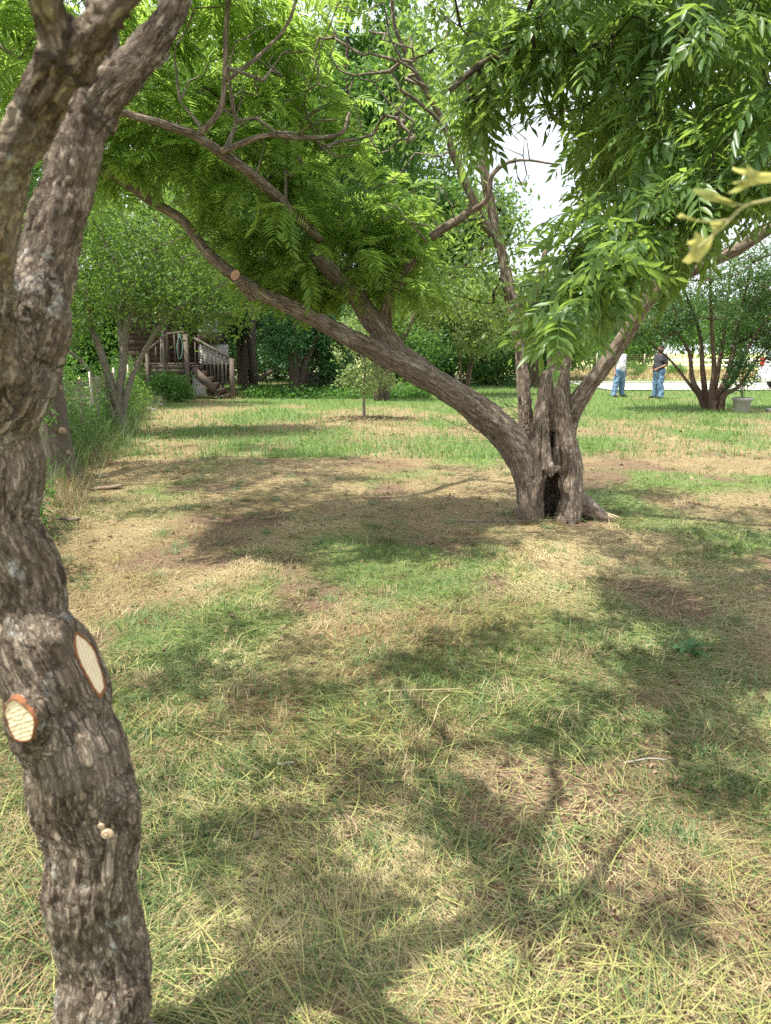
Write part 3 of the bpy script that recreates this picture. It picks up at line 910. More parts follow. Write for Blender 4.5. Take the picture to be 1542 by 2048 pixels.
    cf['label'] = 'round orange brown saw cut on the leaning limb'
    # pale broken root tip
    mb = MB(); a_ = W(1210, 1030, 6.84)
    for k in range(5):
        e = a_ + np.array([.06 + .025 * k, -.05, -.02 - .015 * (k % 3)]) + rng.normal(size=3) * .006
        mb.tube(np.array([a_ + [0, .0, .012 * (k - 2)], (a_ + e) / 2 + [0, 0, .012], e]), [.013, .010, .002], 6)
    o = mb.build('broken_root', plain('pale_splintered_wood', (0.55, 0.43, 0.3), (0.35, 0.25, 0.16), 40), t); o['kind'] = 'stuff'
    # feathery crown on the leaning limbs
    blobs = [(650, 510, 6.9, 190, 60, .7, 26), (560, 420, 6.7, 200, 70, .8, 24), (830, 560, 6.9, 60, 40, .4, 8), (480, 480, 6.6, 70, 50, .5, 10), (800, 430, 7.0, 70, 50, .5, 10), (330, 310, 6.2, 170, 60, .7, 26), (230, 180, 6.2, 230, 100, .8, 36),
             (500, 230, 6.5, 190, 70, .7, 24), (440, 80, 6.5, 210, 90, .8, 36), (60, 120, 5.6, 110, 110, .7, 24), (760, 500, 7.1, 80, 80, .6, 20), (640, 340, 7.0, 110, 80, .7, 18), (620, 555, 6.9, 110, 40, .4, 20), (300, -60, 5.8, 420, 120, .9, 50)]
    T = np.concatenate([ell(*b[:6], int(b[6] * 1.0)) for b in blobs])
    T = T[T[:, 2] > 1.95]
    skel = [LL[-34:], L2[12:], L3[6:], KB3, BX]
    ch = grow(skel, T, .3, .0032, .5)
    br = MB(); branch_mesh(br, ch, 5)
    # bare twigs
    bt = np.concatenate([ell(720, 160, 6.2, 140, 170, .5, 95), ell(820, 340, 6.5, 120, 120, .5, 40), ell(600, 200, 5.7, 190, 120, .4, 50), ell(450, 130, 5.5, 120, 130, .3, 30), ell(1000, 300, 6.5, 90, 80, .3, 10)])
    ch2 = grow([L3[10:], L3b, KB3, BX] , bt, .2, .0042, .44, .7, .16)
    bb = MB(); branch_mesh(bb, ch2, 5)
    br.build('branches', M['bark_stem'], t, True, 'stuff')
    bb.build('bare_twigs', M['bark_stem'], t, True, 'stuff')
    HI = []  # unseen high leaf clusters, added up the sun line to shade the lawn
    for (px, py, hh, r, n) in HIGH_SHADE:
        g = G(px, py); HI.append(ellw(g + np.array(SUN) / SUN.z * hh, (r, r * .8, .3), n, .05))
    ch4 = grow([L2[20:], LL[-30:], KB[-8:]], np.concatenate(HI), .5, .004, .5)
    bh = MB(); branch_mesh(bh, ch4, 5); bh.build('branches', M['bark_stem'], t, True, 'stuff')
    V, F, r = leaf_cloud(ch4, 46, .09, .13, .5, -.2, .5); link('crown', mesh_np('crown', V, F, {'rnd': r}), M['overhead'], t, 'stuff')
    place_leaves(t, ch, 6, FROND, .36, M['mimosa'], flat=1.0, frac=.35, name_mass='crown')
    # smaller green crown of the rear stems
    T = np.concatenate([ell(900, 480, 7.7, 150, 130, .7, 34), ell(1000, 560, 7.8, 110, 90, .6, 26), ell(880, 150, 7.7, 130, 130, .8, 24), ell(960, 60, 7.8, 160, 90, .8, 24)])
    ch3 = grow([KB[-26:], KB2[3:], KB3], T, .3, .004, .5)
    br = MB(); branch_mesh(br, ch3, 5); br.build('branches', M['bark_dark'], t, True, 'stuff')
    V, F, r = leaf_cloud(ch3, 34, .085, .16, .42, -.4)
    link('crown', mesh_np('crown', V, F, {'rnd': r}), M['pecan'], t, 'stuff')
def place_leaves(parent, chains, per, TPL, size, material, flat=.8, frac=.3, name_mass='crown', hang=0.0, keep=None, n_obj=300, TPLF=None):
    P, D = tips(chains, per, frac, .015)
    n = len(P)
    d = rnd_dirs(n, 0, .35) + .55 * D * np.array([1, 1, .3]); d[:, 2] -= hang
    U = rnd_dirs(n) * (1 - flat) * .9 + np.array([0, 0, 1.0]) + rng.normal(size=(n, 3)) * .25
    R = frames(d, U); S = size * rng.uniform(.65, 1.2, n)
    if keep is not None:
        dn = d / np.linalg.norm(d, axis=1, keepdims=True) * S[:, None]
        m = keep(P + dn * .5) & keep(P + dn + np.array([0, 0, -1.]) * S[:, None] * .35)
        P, R, S = P[m], R[m], S[m]; n = len(P)
    px, py, dep = proj(P)
    vis = (px > -20) & (px < 1560) & (py > -20) & (py < 2060) & (dep > .3)
    score = np.where(vis, S / np.maximum(dep, .1), 0)
    order = np.argsort(-score)
    big = order[:n_obj]; rest = order[n_obj:]
    k = rng.integers(0, len(TPL), n); rr = rng.random(n)
    meshes = []
    for i, tpl in enumerate(TPL):
        for q in range(3):
            me = mesh_np('leaf', tpl[0], tpl[1], {'rnd': np.full(len(tpl[0]), (q + .5) / 3 * .9)}); me.materials.append(material); meshes.append(me)
    for j in big:
        o = bpy.data.objects.new('leaf', meshes[k[j] * 3 + int(rr[j] * 2.99)])
        A = R[j] * S[j]
        o.matrix_basis = Matrix(((*A[0], P[j, 0]), (*A[1], P[j, 1]), (*A[2], P[j, 2]), (0, 0, 0, 1)))
        o.parent = parent; col.objects.link(o)
    T2 = TPLF or TPL
    Vs, Fs, Rs, off = [], [], [], 0
    for i, tpl in enumerate(T2):
        s = rest[(k[rest] % len(T2)) == i]
        if not len(s): continue
        V, F = inst(tpl, P[s], R[s], S[s])
        Vs.append(V); Fs.append(F + off); Rs.append(np.repeat(rr[s], len(tpl[0]))); off += len(V)
    link(name_mass, mesh_np(name_mass, np.concatenate(Vs), np.concatenate(Fs), {'rnd': np.concatenate(Rs)}), material, parent, 'stuff')
hollow_tree()

# ------------------------------------------------------------------ overhanging tree on the right (its trunk stands outside the picture)
def pecan_tree():
    t = thing('overhanging_tree', 'glossy dark green long leaved tree whose boughs hang in from the upper right', 'tree', (3.3, 4.6, 0))
    B = np.array([3.3, 4.6, 0])
    base = wp([[3.3, 4.6, -.1, .17], [3.25, 4.55, 1.0, .14], [3.1, 4.45, 2.0, .12], [2.9, 4.4, 2.9, .11], [2.6, 4.3, 3.8, .09]])
    b1 = BR([(1790, 330, 4.4, 26), (1500, 380, 4.0, 15), (1300, 440, 3.6, 11), (1180, 520, 3.3, 7), (1110, 560, 3.0, 4)])
    b2 = BR([(1750, 60, 4.4, 28), (1400, 90, 4.0, 18), (1180, 100, 3.8, 12), (1000, 110, 3.7, 8), (900, 180, 3.6, 5)])
    b3 = BR([(1750, 200, 4.4, 24), (1330, 330, 4.6, 14), (1260, 440, 4.6, 12), (1190, 300, 4.7, 8), (1100, 230, 4.7, 5)])
    skel = [base, b1, b2, b3]
    tr = MB()
    for s in skel:
        tr.tube(s[:, :3] - B, s[:, 3], 10)
    tr.build('trunk', M['bark_dark'], t, True)
    blobs = [(1150, 590, 2.9, 80, 60, .35, 22), (1120, 640, 2.8, 40, 40, .25, 8), (1230, 480, 3.1, 130, 80, .4, 20), (1330, 380, 3.4, 150, 110, .5, 24), (1440, 440, 3.5, 100, 80, .5, 14), (1180, 110, 3.9, 200, 120, .6, 36), (980, 130, 4.0, 100, 110, .5, 14), (930, 230, 4.0, 50, 60, .3, 7), (1400, 120, 3.5, 190, 150, .6, 36), (1480, 300, 3.3, 110, 110, .5, 20), (1290, 230, 4.4, 140, 90, .6, 18), (1200, 330, 4.6, 60, 70, .4, 10), (1450, 590, 4.4, 60, 30, .4, 5), (1270, 60, 5.2, 300, 100, .6, 24), (1150, -80, 4.2, 380, 110, .9, 40), (1500, -60, 3.6, 200, 120, .9, 24)]
    T = np.concatenate([ell(*b) for b in blobs])
    def keep(Q):
        px, py, dep = proj(Q)
        g = (((px - 1065) / 85) ** 2 + ((py - 330) / 70) ** 2 < 1) | (((px - 1110) / 40) ** 2 + ((py - 250) / 22) ** 2 < 1)
        yl = np.where(px < 1290, 835 - (px - 1130) * 1.44, 605 - (px - 1290) * .62)
        low = (py > np.minimum(yl, 715)) | ((py > 480) & (px < 1040)) | ((px < 860) & (py > 40)) | ((py > 300) & (px < 905)) | ((px < 1040) & (py > 350))
        return ~(g | low)
    T = T[keep(T)]
    ch = grow([s - np.array([*B, 0]) for s in skel], T - B, .3, .003, .5)
    br = MB(); branch_mesh(br, ch, 5); br.build('branches', M['bark_dark'], t, True, 'stuff')
    place_leaves(t, ch, 7, PECAN, .34, M['pecan'], flat=.5, frac=.4, hang=.42, keep=lambda Q: keep(Q + B), TPLF=PECANL) if False else place_w(t, B, ch, keep)
def place_w(t, B, ch, keep):
    # same as place_leaves, in world space below an unmoved parent offset
    t.location = (0, 0, 0)
    for c in list(t.children): c.location = tuple(B)
    chw = [np.concatenate([c[:, :3] + B, c[:, 3:]], 1) for c in ch]
    place_leaves(t, chw, 6, PECAN, .30, M['pecan'], flat=.35, frac=.5, hang=.32, keep=keep, TPLF=PECANL)
pecan_tree()
def rebase(name, base):
    t = bpy.data.objects[name]
    t.location = base
    for c in t.children:
        c.location = c.location - Vector(base)
rebase('rough_barked_tree', tuple(fore_trunk[0, :3] * [1, 1, 0]))
rebase('hollow_tree', (G(1105, 1035)[0], 7.0, 0))
rebase('overhanging_tree', (3.3, 4.6, 0))
for o in bpy.data.objects:      # snails keep world places
    pass

# ------------------------------------------------------------------ ground
def grid(x0, x1, nx, y0, y1, ny, powy=1.0):
    xs = np.linspace(x0, x1, nx); ys = y0 + (y1 - y0) * np.linspace(0, 1, ny) ** powy
    X, Y = np.meshgrid(xs, ys, indexing='ij')
    i = np.arange(nx - 1)[:, None] * ny; j = np.arange(ny - 1)[None]
    F = np.stack([i + j, i + ny + j, i + ny + j + 1, i + j + 1], 2).reshape(-1, 4)
    return X.ravel(), Y.ravel(), F
def green_at(x, y):
    """0 = dry straw, 1 = green grass"""
    n = fbm(p3(x * .8, y * .55, 3), 4, 11)
    g = (n - .5) * 5.5 + .38
    g = g + 1.2 * np.clip((y - 15) / 6, 0, 1) * np.clip((x + 4.8) / 2, 0, 1)
    c = [W(880, 850, 13)[0]]
    g = g + 1.6 * np.exp(-((x - 1.2) / 2.4) ** 2 - ((y - 12.5) / 1.7) ** 2) - .6 * np.exp(-((x + 2.8) / 3.2) ** 2 - ((y - 10.5) / 2.6) ** 2)
    g = g - .5 * np.exp(-((x - 5.0) / 3) ** 2 - ((y - 11) / 1.8) ** 2) - .8 * np.exp(-((x - 1.7) / 1.3) ** 2 - ((y - 6.9) / .9) ** 2) - .9 * np.exp(-((x + .5) / .9) ** 2 - ((y - 18) / .8) ** 2)
    g = g - .8 * np.exp(-((x - 7.5) / 2) ** 2 - ((y - 9.5) / 1.4) ** 2) + .3 * np.exp(-((x - .4) / .8) ** 2 - ((y - 5.0) / .9) ** 2)
    return np.clip(g, 0, 1)
def bare_at(x, y):
    n = fbm(p3(x * 1.7, y * 1.3, 8), 4, 31)
    b = np.clip((n - .54) * 8, 0, 1)
    return b * np.exp(-np.maximum(y - 9, 0) / 6)
m, nt, b = mat('ground_soil')
tcn = nd(nt, 'ShaderNodeTexCoord'); v = tcn.outputs['Object']
gr = attr(nt, 'green', 'Fac'); ba = attr(nt, 'bare', 'Fac')
n1 = noise(nt, v, 38, 5, .65); n2 = noise(nt, v, 3.1, 4, .6); n3 = noise(nt, mapping(nt, v, (1, .35, 1)), 120, 3, .7)
straw = mixc(nt, ramp(nt, n1, [(.3, 0.), (.7, 1.)]), (0.10, 0.064, 0.036), (0.27, 0.21, 0.11))
straw = mixc(nt, ramp(nt, n2, [(.45, 0.), (.62, .7)]), straw, (0.14, 0.10, 0.05))
straw = mixc(nt, ramp(nt, n3, [(.45, 0.), (.65, .7)]), straw, (0.38, 0.31, 0.16))
green = mixc(nt, ramp(nt, n1, [(.3, 0.), (.7, 1.)]), (0.07, 0.10, 0.028), (0.15, 0.21, 0.06))
soil = mixc(nt, ramp(nt, n1, [(.3, 0.), (.7, 1.)]), (0.075, 0.048, 0.03), (0.19, 0.13, 0.085))
c = mixc(nt, gr, straw, green)
c = mixc(nt, ba, c, soil)
fld = attr(nt, 'field', 'Fac')
c = mixc(nt, fld, c, mixc(nt, ramp(nt, n2, [(.35, 0.), (.65, 1.)]), (0.40, 0.37, 0.17), (0.30, 0.33, 0.13)))
nt.links.new(c, b.inputs['Base Color']); b.inputs['Roughness'].default_value = .95; b.inputs['Specular IOR Level'].default_value = .1
bump(nt, b, mixc(nt, .5, n1, n3), .8, .02)
xs = np.concatenate([np.linspace(-400, -30, 14), np.linspace(-28, -8, 30), np.linspace(-7.7, 7.7, 190), np.linspace(8, 30, 34), np.linspace(34, 400, 14)])
ys = np.concatenate([np.linspace(-60, -1, 8), 0.2 + 17 * np.linspace(0, 1, 260) ** 1.6, np.linspace(18, 60, 50), np.linspace(66, 900, 16)])
X, Y = np.meshgrid(xs, ys, indexing='ij'); nx, ny = len(xs), len(ys)
i = np.arange(nx - 1)[:, None] * ny; j = np.arange(ny - 1)[None]
F = np.stack([i + j, i + ny + j, i + ny + j + 1, i + j + 1], 2).reshape(-1, 4)
X, Y = X.ravel(), Y.ravel()
field = np.clip((Y - 43) / 1.0, 0, 1)
ground = link('ground', mesh_np('ground', np.stack([X, Y, hgt(X, Y)], 1), F, {'green': np.clip(green_at(X, Y), 0, 1), 'bare': bare_at(X, Y), 'field': field}, True), m, None, 'structure')

# ------------------------------------------------------------------ ground cover
def scatter(n, ymin, ymax, xw=.78, pw=1.0):
    u = rng.random(n) ** pw
    y = ymin * (ymax / ymin) ** u
    x = y * rng.uniform(-xw, xw, n) + rng.normal(size=n) * .1
    return x, y
def blades(name, x, y, L, wd, az, tilt, bend, material, lift=0.0, seg=2, rv=None):
    """bent grass blades: strips of seg quads"""
    n = len(x)
    z = hgt(x, y) + lift
    dirh = np.stack([np.cos(az), np.sin(az), np.zeros(n)], 1)
    side = np.stack([-np.sin(az), np.cos(az), np.zeros(n)], 1)
    # turn the flat side randomly
    rows = []
    p = np.stack([x, y, z], 1); t = tilt.copy()
    curl = rng.normal(size=n) * .35
    for k in range(seg + 1):
        wk = wd * (1 - (k / seg) ** 2 * .85) * .5
        rows.append(p - side * wk[:, None]); rows.append(p + side * wk[:, None])
        p = p + (dirh * np.cos(t)[:, None] + side * (curl * (k + 1) / seg * np.cos(t))[:, None] + np.array([0, 0, 1.]) * np.sin(t)[:, None]) * (L / seg)[:, None]
        p[:, 2] = np.maximum(p[:, 2], z - lift + .002)
        t = t - bend
    V = np.stack(rows, 1)
    k = 2 * (seg + 1)
    base = (np.arange(n) * k)[:, None]
    F = np.concatenate([base + np.array([[2 * q, 2 * q + 1, 2 * q + 3, 2 * q + 2]]) for q in range(seg)])
    r = rng.random(n) if rv is None else rv
    link(name, mesh_np(name, V.reshape(-1, 3), F, {'rnd': np.repeat(r, k)}), material, None, 'stuff')
# dry matted straw
x, y = scatter(290000, 1.15, 19)
g = green_at(x, y); bb = bare_at(x, y)
k = rng.random(len(x)) < (1 - g * .72) * (1 - bb * .85); x, y = x[k], y[k]
n = len(x); sw = fbm(p3(x * 1.1, y * 1.1, 5), 3, 77) * 7
blades('straw', x, y, rng.uniform(.02, .09, n) * (1 + y * .02), .0017 * (1 + y * .2) * rng.uniform(.6, 1.3, n), np.where(rng.random(n) < .55, sw, rng.uniform(0, 2 * PI, n)), rng.uniform(-.05, .35, n), rng.uniform(0, .3, n), M['straw'], .012 * rng.random(n), 2, np.clip(.55 * rng.random(n) + (fbm(p3(x * 1.3, y * 1.0, 4), 4, 91) - .5) * 2.6 + .27, 0, 1))
# green grass
x, y = scatter(200000, 1.15, 20)
g = green_at(x, y); bb = bare_at(x, y)
k = rng.random(len(x)) < (g * .95 + .10) * (1 - bb * .9); x, y = x[k], y[k]; n = len(x)
sw = fbm(p3(x * 2, y * 2, 9), 3, 78) * 9
blades('grass', x, y, rng.uniform(.025, .085, n) * (1 + .02 * y), .0021 * (1 + y * .2) * rng.uniform(.6, 1.3, n), np.where(rng.random(n) < .4, sw, rng.uniform(0, 2 * PI, n)), rng.uniform(.1, 1.25, n), rng.uniform(0, .6, n), M['grass'], 0, 2)
# farther lawn, longer and brighter
u = 20000
x = rng.uniform(-8, 26, 90000); y = 11 + 29 * rng.random(90000) ** 1.4
k = (np.abs(x) < y * .75) & (rng.random(len(x)) < .45 + .9 * green_at(x, y)); x, y = x[k], y[k]; n = len(x)
blades('far_grass', x, y, rng.uniform(.07, .16, n), .012 * (1 + y * .03) * rng.uniform(.6, 1.2, n), rng.uniform(0, 2 * PI, n), rng.uniform(.4, 1.4, n), rng.uniform(0, .6, n), M['grass_far'], 0, 1)
# mower clippings: small flakes
x, y = scatter(60000, 1.15, 9)
g = green_at(x, y); k = rng.random(len(x)) < .3 + .6 * g; x, y = x[k], y[k]; n = len(x)
V, F = inst(T_blade(.45, .3), np.stack([x, y, hgt(x, y) + rng.uniform(.004, .028, n)], 1), frames(rnd_dirs(n, 0, .25), rnd_dirs(n, 1.6)), rng.uniform(.006, .02, n) * (1 + .05 * y))
link('clippings', mesh_np('clippings', V, F, {'rnd': np.repeat(rng.random(n), 4)}), M['grass'], None, 'stuff')
# cut stems lying about, in swaths
cx, cy_ = scatter(260, 1.2, 8)
x = np.repeat(cx, 22) + rng.normal(size=5720) * .16; y = np.repeat(cy_, 22) + rng.normal(size=5720) * .13
az = np.repeat(rng.uniform(0, PI, 260), 22) + rng.normal(size=5720) * .6
k = y > 1.1; x, y, az = x[k], y[k], az[k]; n = len(x)
blades('cut_stems', x, y, rng.uniform(.06, .26, n), .0023 * rng.uniform(.6, 1.4, n) * (1 + .1 * y), az, rng.uniform(-.03, .14, n), rng.uniform(-.02, .08, n), M['stemcut'], .018 + .02 * rng.random(n), 4)
# tufts of pale upright straw
cx, cy_ = scatter(1100, 1.4, 17)
x = np.repeat(cx, 40) + rng.normal(size=44000) * .045; y = np.repeat(cy_, 40) + rng.normal(size=44000) * .04; n = len(x)
az = np.repeat(rng.uniform(0, 2 * PI, 1100), 40) + rng.normal(size=n) * .7
pick = np.repeat(rng.random(1100), 40) < .5
for nm, q, mt in (('straw_tufts', pick, 'straw'), ('grass_tufts', ~pick, 'grass')):
    blades(nm, x[q], y[q], rng.uniform(.035, .12, q.sum()), .0024 * (1 + .12 * y[q]), az[q], rng.uniform(.3, 1.1, q.sum()), rng.uniform(.1, .5, q.sum()), M[mt], 0, 3)
# brown leaf litter and soil crumbs
x, y = scatter(14000, 1.15, 18); n = len(x)
V, F = inst(T_blade(.55, .5), np.stack([x, y, hgt(x, y) + .006], 1), frames(rnd_dirs(n, 0, .3), rnd_dirs(n, 1.0)), rng.uniform(.005, .018, n) * rng.choice([1, 1, 1, 1.8], n) * (1 + y * .13))
link('leaf_litter', mesh_np('leaf_litter', V, F, {'rnd': np.repeat(rng.random(n), 4)}), M['litter'], None, 'stuff')

# ------------------------------------------------------------------ chain link fence, overgrown
fpts = np.array([[-2.25, 4.2], [-3.1, 6.4], [-4.22, 9.35], [-4.8, 12.2], [-5.6, 15.5], [-6.5, 19.0], [-7.2, 22.5]])
fence = thing('chain_link_fence', 'rusty chain link fence overgrown with vines running back along the left side', 'fence', (*fpts[0], 0))
B = np.array([*fpts[0], 0])
M['wire'] = plain('galvanised_wire', (0.30, 0.29, 0.26), (0.22, 0.15, 0.1), 30, .5, .6)
mb = MB()
for a, c_ in zip(fpts[:-1], fpts[1:]):
    if a[1] > 15: break
    L = np.linalg.norm(c_ - a); nseg = int(L / .065)
    for i in range(nseg):
        for s in (0, 1):
            zz, P = [], []
            for q in range(18):
                u = (i + ((q + s) % 2) * .5 * (1 if s == 0 else 1)) / nseg
                xy = a + (c_ - a) * u
                P.append([*(xy - B[:2]), .03 + q * .065])
            P = np.array(P); P[:, :2] += .012 * math.sin(i * .3)
            mb.tube(P, .0017 * (1 + .04 * a[1]), 3, False)
mb.build('wire_mesh', M['wire'], fence, False, 'stuff')
for p in fpts[2:-1]:
    mb = MB(); mb.tube(np.array([[*(p - B[:2]), -.1], [*(p - B[:2]), 1.24]]), .024, 8); mb.build('post', M['wire'], fence, True)
# leaning bare post by the fence
g0 = G(198, 892); Yp = g0[1]
top = W(176, 796, Yp - .05)
mb = MB(); mb.tube(np.array([[0, 0, -.05], (top - g0) * .5, top - g0]), [.036, .034, .030], 10)
o = mb.build('leaning_post', plain('weathered_post', (0.42, 0.38, 0.32), (0.25, 0.2, 0.15), 12, .9, 0, .5, .2, (1, 1, .1)), None, True); o.location = g0
tag(o, 'bare grey wooden post leaning left beside the overgrown fence', 'post')
# vines on the fence and the thicket behind it
def mass(name, label, cat, C, R, n, per, size, spread, matl, kind=None, width=.42, zb=-.2):
    """bush: several stems from the ground, leaf crown"""
    C = np.asarray(C, float); base = np.array([C[0], C[1], 0])
    sk = []
    for _ in range(5):
        a = rng.uniform(0, 2 * PI); r = .15 * R[0]
        sk.append(wp([[math.cos(a) * r * .3, math.sin(a) * r * .3, -.05, .02], [math.cos(a) * r, math.sin(a) * r, C[2] * .5, .015], [math.cos(a) * r * 2, math.sin(a) * r * 2, C[2], .01]]))
    T = ellw((0, 0, C[2]), R, n, .2); T = T[T[:, 2] > .05]
    ch = grow(sk, T, .4, .003, .5)
    t = thing(name, label, cat, tuple(base))
    mb = MB()
    for s in sk: mb.tube(s[:, :3], s[:, 3], 6)
    branch_mesh(mb, ch, 5)
    mb.build('stems', M['bark_stem'], t, True, 'stuff')
    V, F, r = leaf_cloud(ch, per, size, spread, width, zb)
    k = V.reshape(-1, 4, 3)[:, :, 2].min(1) > 0
    F = F.reshape(-1, 2, 3)[k].reshape(-1, 3)
    link('foliage', mesh_np('foliage', V, F, {'rnd': r}), matl, t, 'stuff')
    return t
# vine sheet on the fence: stuff
q = []
for a, c_ in zip(fpts[:-1], fpts[1:]):
    n = 6500
    u = rng.random((n, 1)); p = a + (c_ - a) * u
    q.append(np.column_stack([p + rng.normal(size=(n, 2)) * .09 - np.array([.10, 0]), np.abs(rng.normal(size=n)) * .5 + .02 + .25 * rng.random(n)]))
q = np.concatenate(q); cl = fbm(q * np.array([1.6, 1.6, 2.2]), 3, 44); q = q[(q[:, 2] < 1.5) & (cl > .44 - .03 * np.clip(q[:, 1] - 10, -3, 3))]; n = len(q)
V, F = inst(T_blade(.3, .1), q, frames(rnd_dirs(n, .2), rnd_dirs(n, .6)), rng.uniform(.04, .10, n))
link('fence_vines', mesh_np('fence_vines', V, F, {'rnd': np.repeat(rng.random(n), 4)}), M['mid'], None, 'stuff')
n = 9000; u = rng.random((n, 1)); seg = rng.integers(1, len(fpts) - 1, n); p = fpts[seg] + (fpts[seg + 1] - fpts[seg]) * u
x = p[:, 0] + .05 + np.abs(rng.normal(size=n)) * .2; y = p[:, 1]; q = fbm(p3(x * 2, y * 2), 3, 61) > .5; x, y = x[q], y[q]; n = len(x)
blades('dry_weeds', x, y, rng.uniform(.06, .28, n), .004 * rng.uniform(.6, 1.3, n), rng.uniform(0, 2 * PI, n), rng.uniform(.6, 1.5, n), rng.uniform(0, .3, n), M['straw'], 0, 3)
n = 9000; x = p[:, 0] - .1 + rng.normal(size=n) * .3; y = p[:, 1]
q = (rng.random(n) < np.clip((y - 7) / 6, .05, .8)) ; x, y = x[q], y[q]; n = len(x)
blades('tall_weeds', x, y, rng.uniform(.2, .75, n), .007 * rng.uniform(.6, 1.3, n), rng.uniform(0, 2 * PI, n), rng.uniform(.9, 1.5, n), rng.uniform(0, .35, n), M['grass'], 0, 3)
mass('thicket', 'lush green thicket behind the fence, nearest the camera at the far left', 'bush', (-6.1, 9.4, .9), (1.3, 1.5, 1.2), 120, 55, .09, .16, M['mid'])
mass('thicket', 'bright green thicket behind the fence at the leaning post', 'bush', (-7.2, 12.8, 1.1), (1.4, 1.8, 1.3), 140, 55, .10, .18, M['lime'])
mass('thicket', 'tall shaded thicket behind the fence farther back', 'bush', (-8.8, 16.5, 1.4), (1.8, 2.2, 1.7), 150, 60, .12, .2, M['mid'])
mass('bush', 'yellow green bush with dry grass at its foot in front of the wooden porch', 'bush', (-6.3, 17.3, .55), (.7, .8, .6), 70, 50, .09, .12, M['lime'])
mass('bush', 'dark green bush under the porch deck', 'bush', (-6.9, 23.8, .4), (.8, .5, .45), 60, 40, .13, .14, M['mid'])

# ------------------------------------------------------------------ leaning fence side trunk with sawn stubs
def stub_tree():
    P = BR([(140, 985, 8.95, 34), (122, 930, 9.0, 30), (110, 860, 9.05, 27), (100, 790, 9.1, 27), (86, 720, 9.15, 26), (66, 650, 9.2, 23), (40, 560, 9.3, 20), (10, 450, 9.4, 17), (-30, 300, 9.5, 14), (-60, 100, 9.6, 10)])
    base = np.array([P[0, 0], P[0, 1], 0.])
    T = np.concatenate([ell(40, 180, 9.4, 160, 160, 1.3, 80), ell(-120, 380, 9.3, 150, 160, 1.3, 40), ell(120, 330, 9.5, 90, 80, .8, 20), ell(250, 60, 9.7, 150, 120, 1.3, 50)])
    t, ch = tree('leaning_trunk_tree', 'fine grey barked trunk leaning left with sawn stubs, just behind the foreground tree', 'tree', base, [P], T, M['bark_grey'], M['mid'], 60, .085, .17, .4, .004, rad_n=16)
    for (px, py, hw, dx) in ((128, 862, 8, 1), (121, 775, 6, 1), (92, 800, 5, -.2), (86, 822, 5, -.3), (138, 905, 6, 1)):
        c = W(px, py, 8.93); n = np.array([dx * .9, -.45, .1]); n /= np.linalg.norm(n); r = .75 * hw * DEP(px, py, 8.9) / FPX
        mb = MB(); mb.tube(np.array([c - n * .08, c, c + n * .004]) - base, [r * 1.25, r * 1.1, r], 14)
        o = mb.build('stub', M['stubwood'], t, True)
M['stubwood'] = plain('sawn_stub', (0.34, 0.24, 0.15), (0.2, 0.14, 0.09), 30)
stub_tree()
# many stemmed grey tree by the fence
def fence_tree():
    Y = 14.2
    base = G(240, 878); b = base
    S = [BR([(248, 885, Y, 13), (240, 830, Y, 12), (222, 770, Y, 9), (200, 700, Y, 8), (180, 640, Y, 6), (170, 560, Y, 5)]),
         BR([(240, 850, Y, 9), (238, 790, Y, 9), (246, 730, Y, 8), (250, 670, Y, 8), (268, 610, Y, 6), (290, 540, Y, 4)]),
         BR([(242, 835, Y, 8), (262, 760, Y, 6), (290, 700, Y, 5), (330, 640, Y - .2, 4), (380, 600, Y - .4, 3)]),
         BR([(246, 700, Y, 7), (240, 640, Y, 6), (246, 590, Y, 5), (230, 520, Y, 4)]),
         BR([(236, 850, Y, 8), (205, 790, Y - .2, 6), (170, 730, Y - .3, 5), (120, 690, Y - .4, 4), (95, 660, Y - .5, 3)])]
    T = np.concatenate([ell(200, 520, Y, 150, 110, 1.4, 90), ell(330, 600, Y, 120, 55, 1.2, 70), ell(430, 600, Y + .5, 70, 50, 1.0, 50), ell(430, 520, Y + .5, 110, 60, 1.2, 50), ell(120, 620, Y - .3, 80, 60, .8, 34), ell(260, 430, Y, 160, 90, 1.3, 60)])
    tree('grey_stemmed_tree', 'slender tree with several pale grey stems and yellow green leaves in front of the porch', 'tree', b, S, T, M['bark_stem'], M['lime'], 60, .10, .2, .45, .005, width=.36)
fence_tree()

# ------------------------------------------------------------------ background trees
def bgtree(px, Y, topz, hw, matl, label, n=110, per=90, size=.22, stems=1, z0=1.5, bark='bark_dark', spread=.30, tr=.16, name='tree', lean=0, dy=None, width=.42):
    c = W(px, 705, Y); x = c[0]; base = np.array([x, Y, 0.])
    S = []
    for k in range(stems):
        a = rng.uniform(0, 2 * PI); s_ = .0 if stems == 1 else .35
        S.append(wp([[x + math.cos(a) * s_ * .3, Y + math.sin(a) * s_ * .3, -.1, tr * 1.2], [x + math.cos(a) * s_ + lean * .3, Y + math.sin(a) * s_, topz * .3, tr * .9], [x + math.cos(a) * s_ * 2.5 + lean, Y + math.sin(a) * s_ * 2, topz * .62, tr * .6], [x + math.cos(a) * s_ * 4 + lean * 1.2, Y + math.sin(a) * s_ * 2, topz * .88, tr * .3]]))
    zc = (topz + z0) / 2; rz = (topz - z0) / 2
    T = []
    k = max(4, n // 14)
    for _ in range(k):
        d = rnd_dirs(1)[0]; r = .62
        T.append(ellw(np.array([x + lean, Y, zc]) + d * np.array([hw, dy or hw * .7, rz]) * r, (hw * .42, hw * .4, rz * .34), n // k, .1))
    T = np.concatenate(T)
    return tree(name, label, 'tree', base, S, T, M[bark], matl, per, size, spread, .9, .012, rad_n=8, width=width)
m = M
bgtree(330, 27, 12, 4.0, m['lime'], 'tall light green tree rising behind the grey stemmed tree', 160, 110, .24, 2, 2.8)
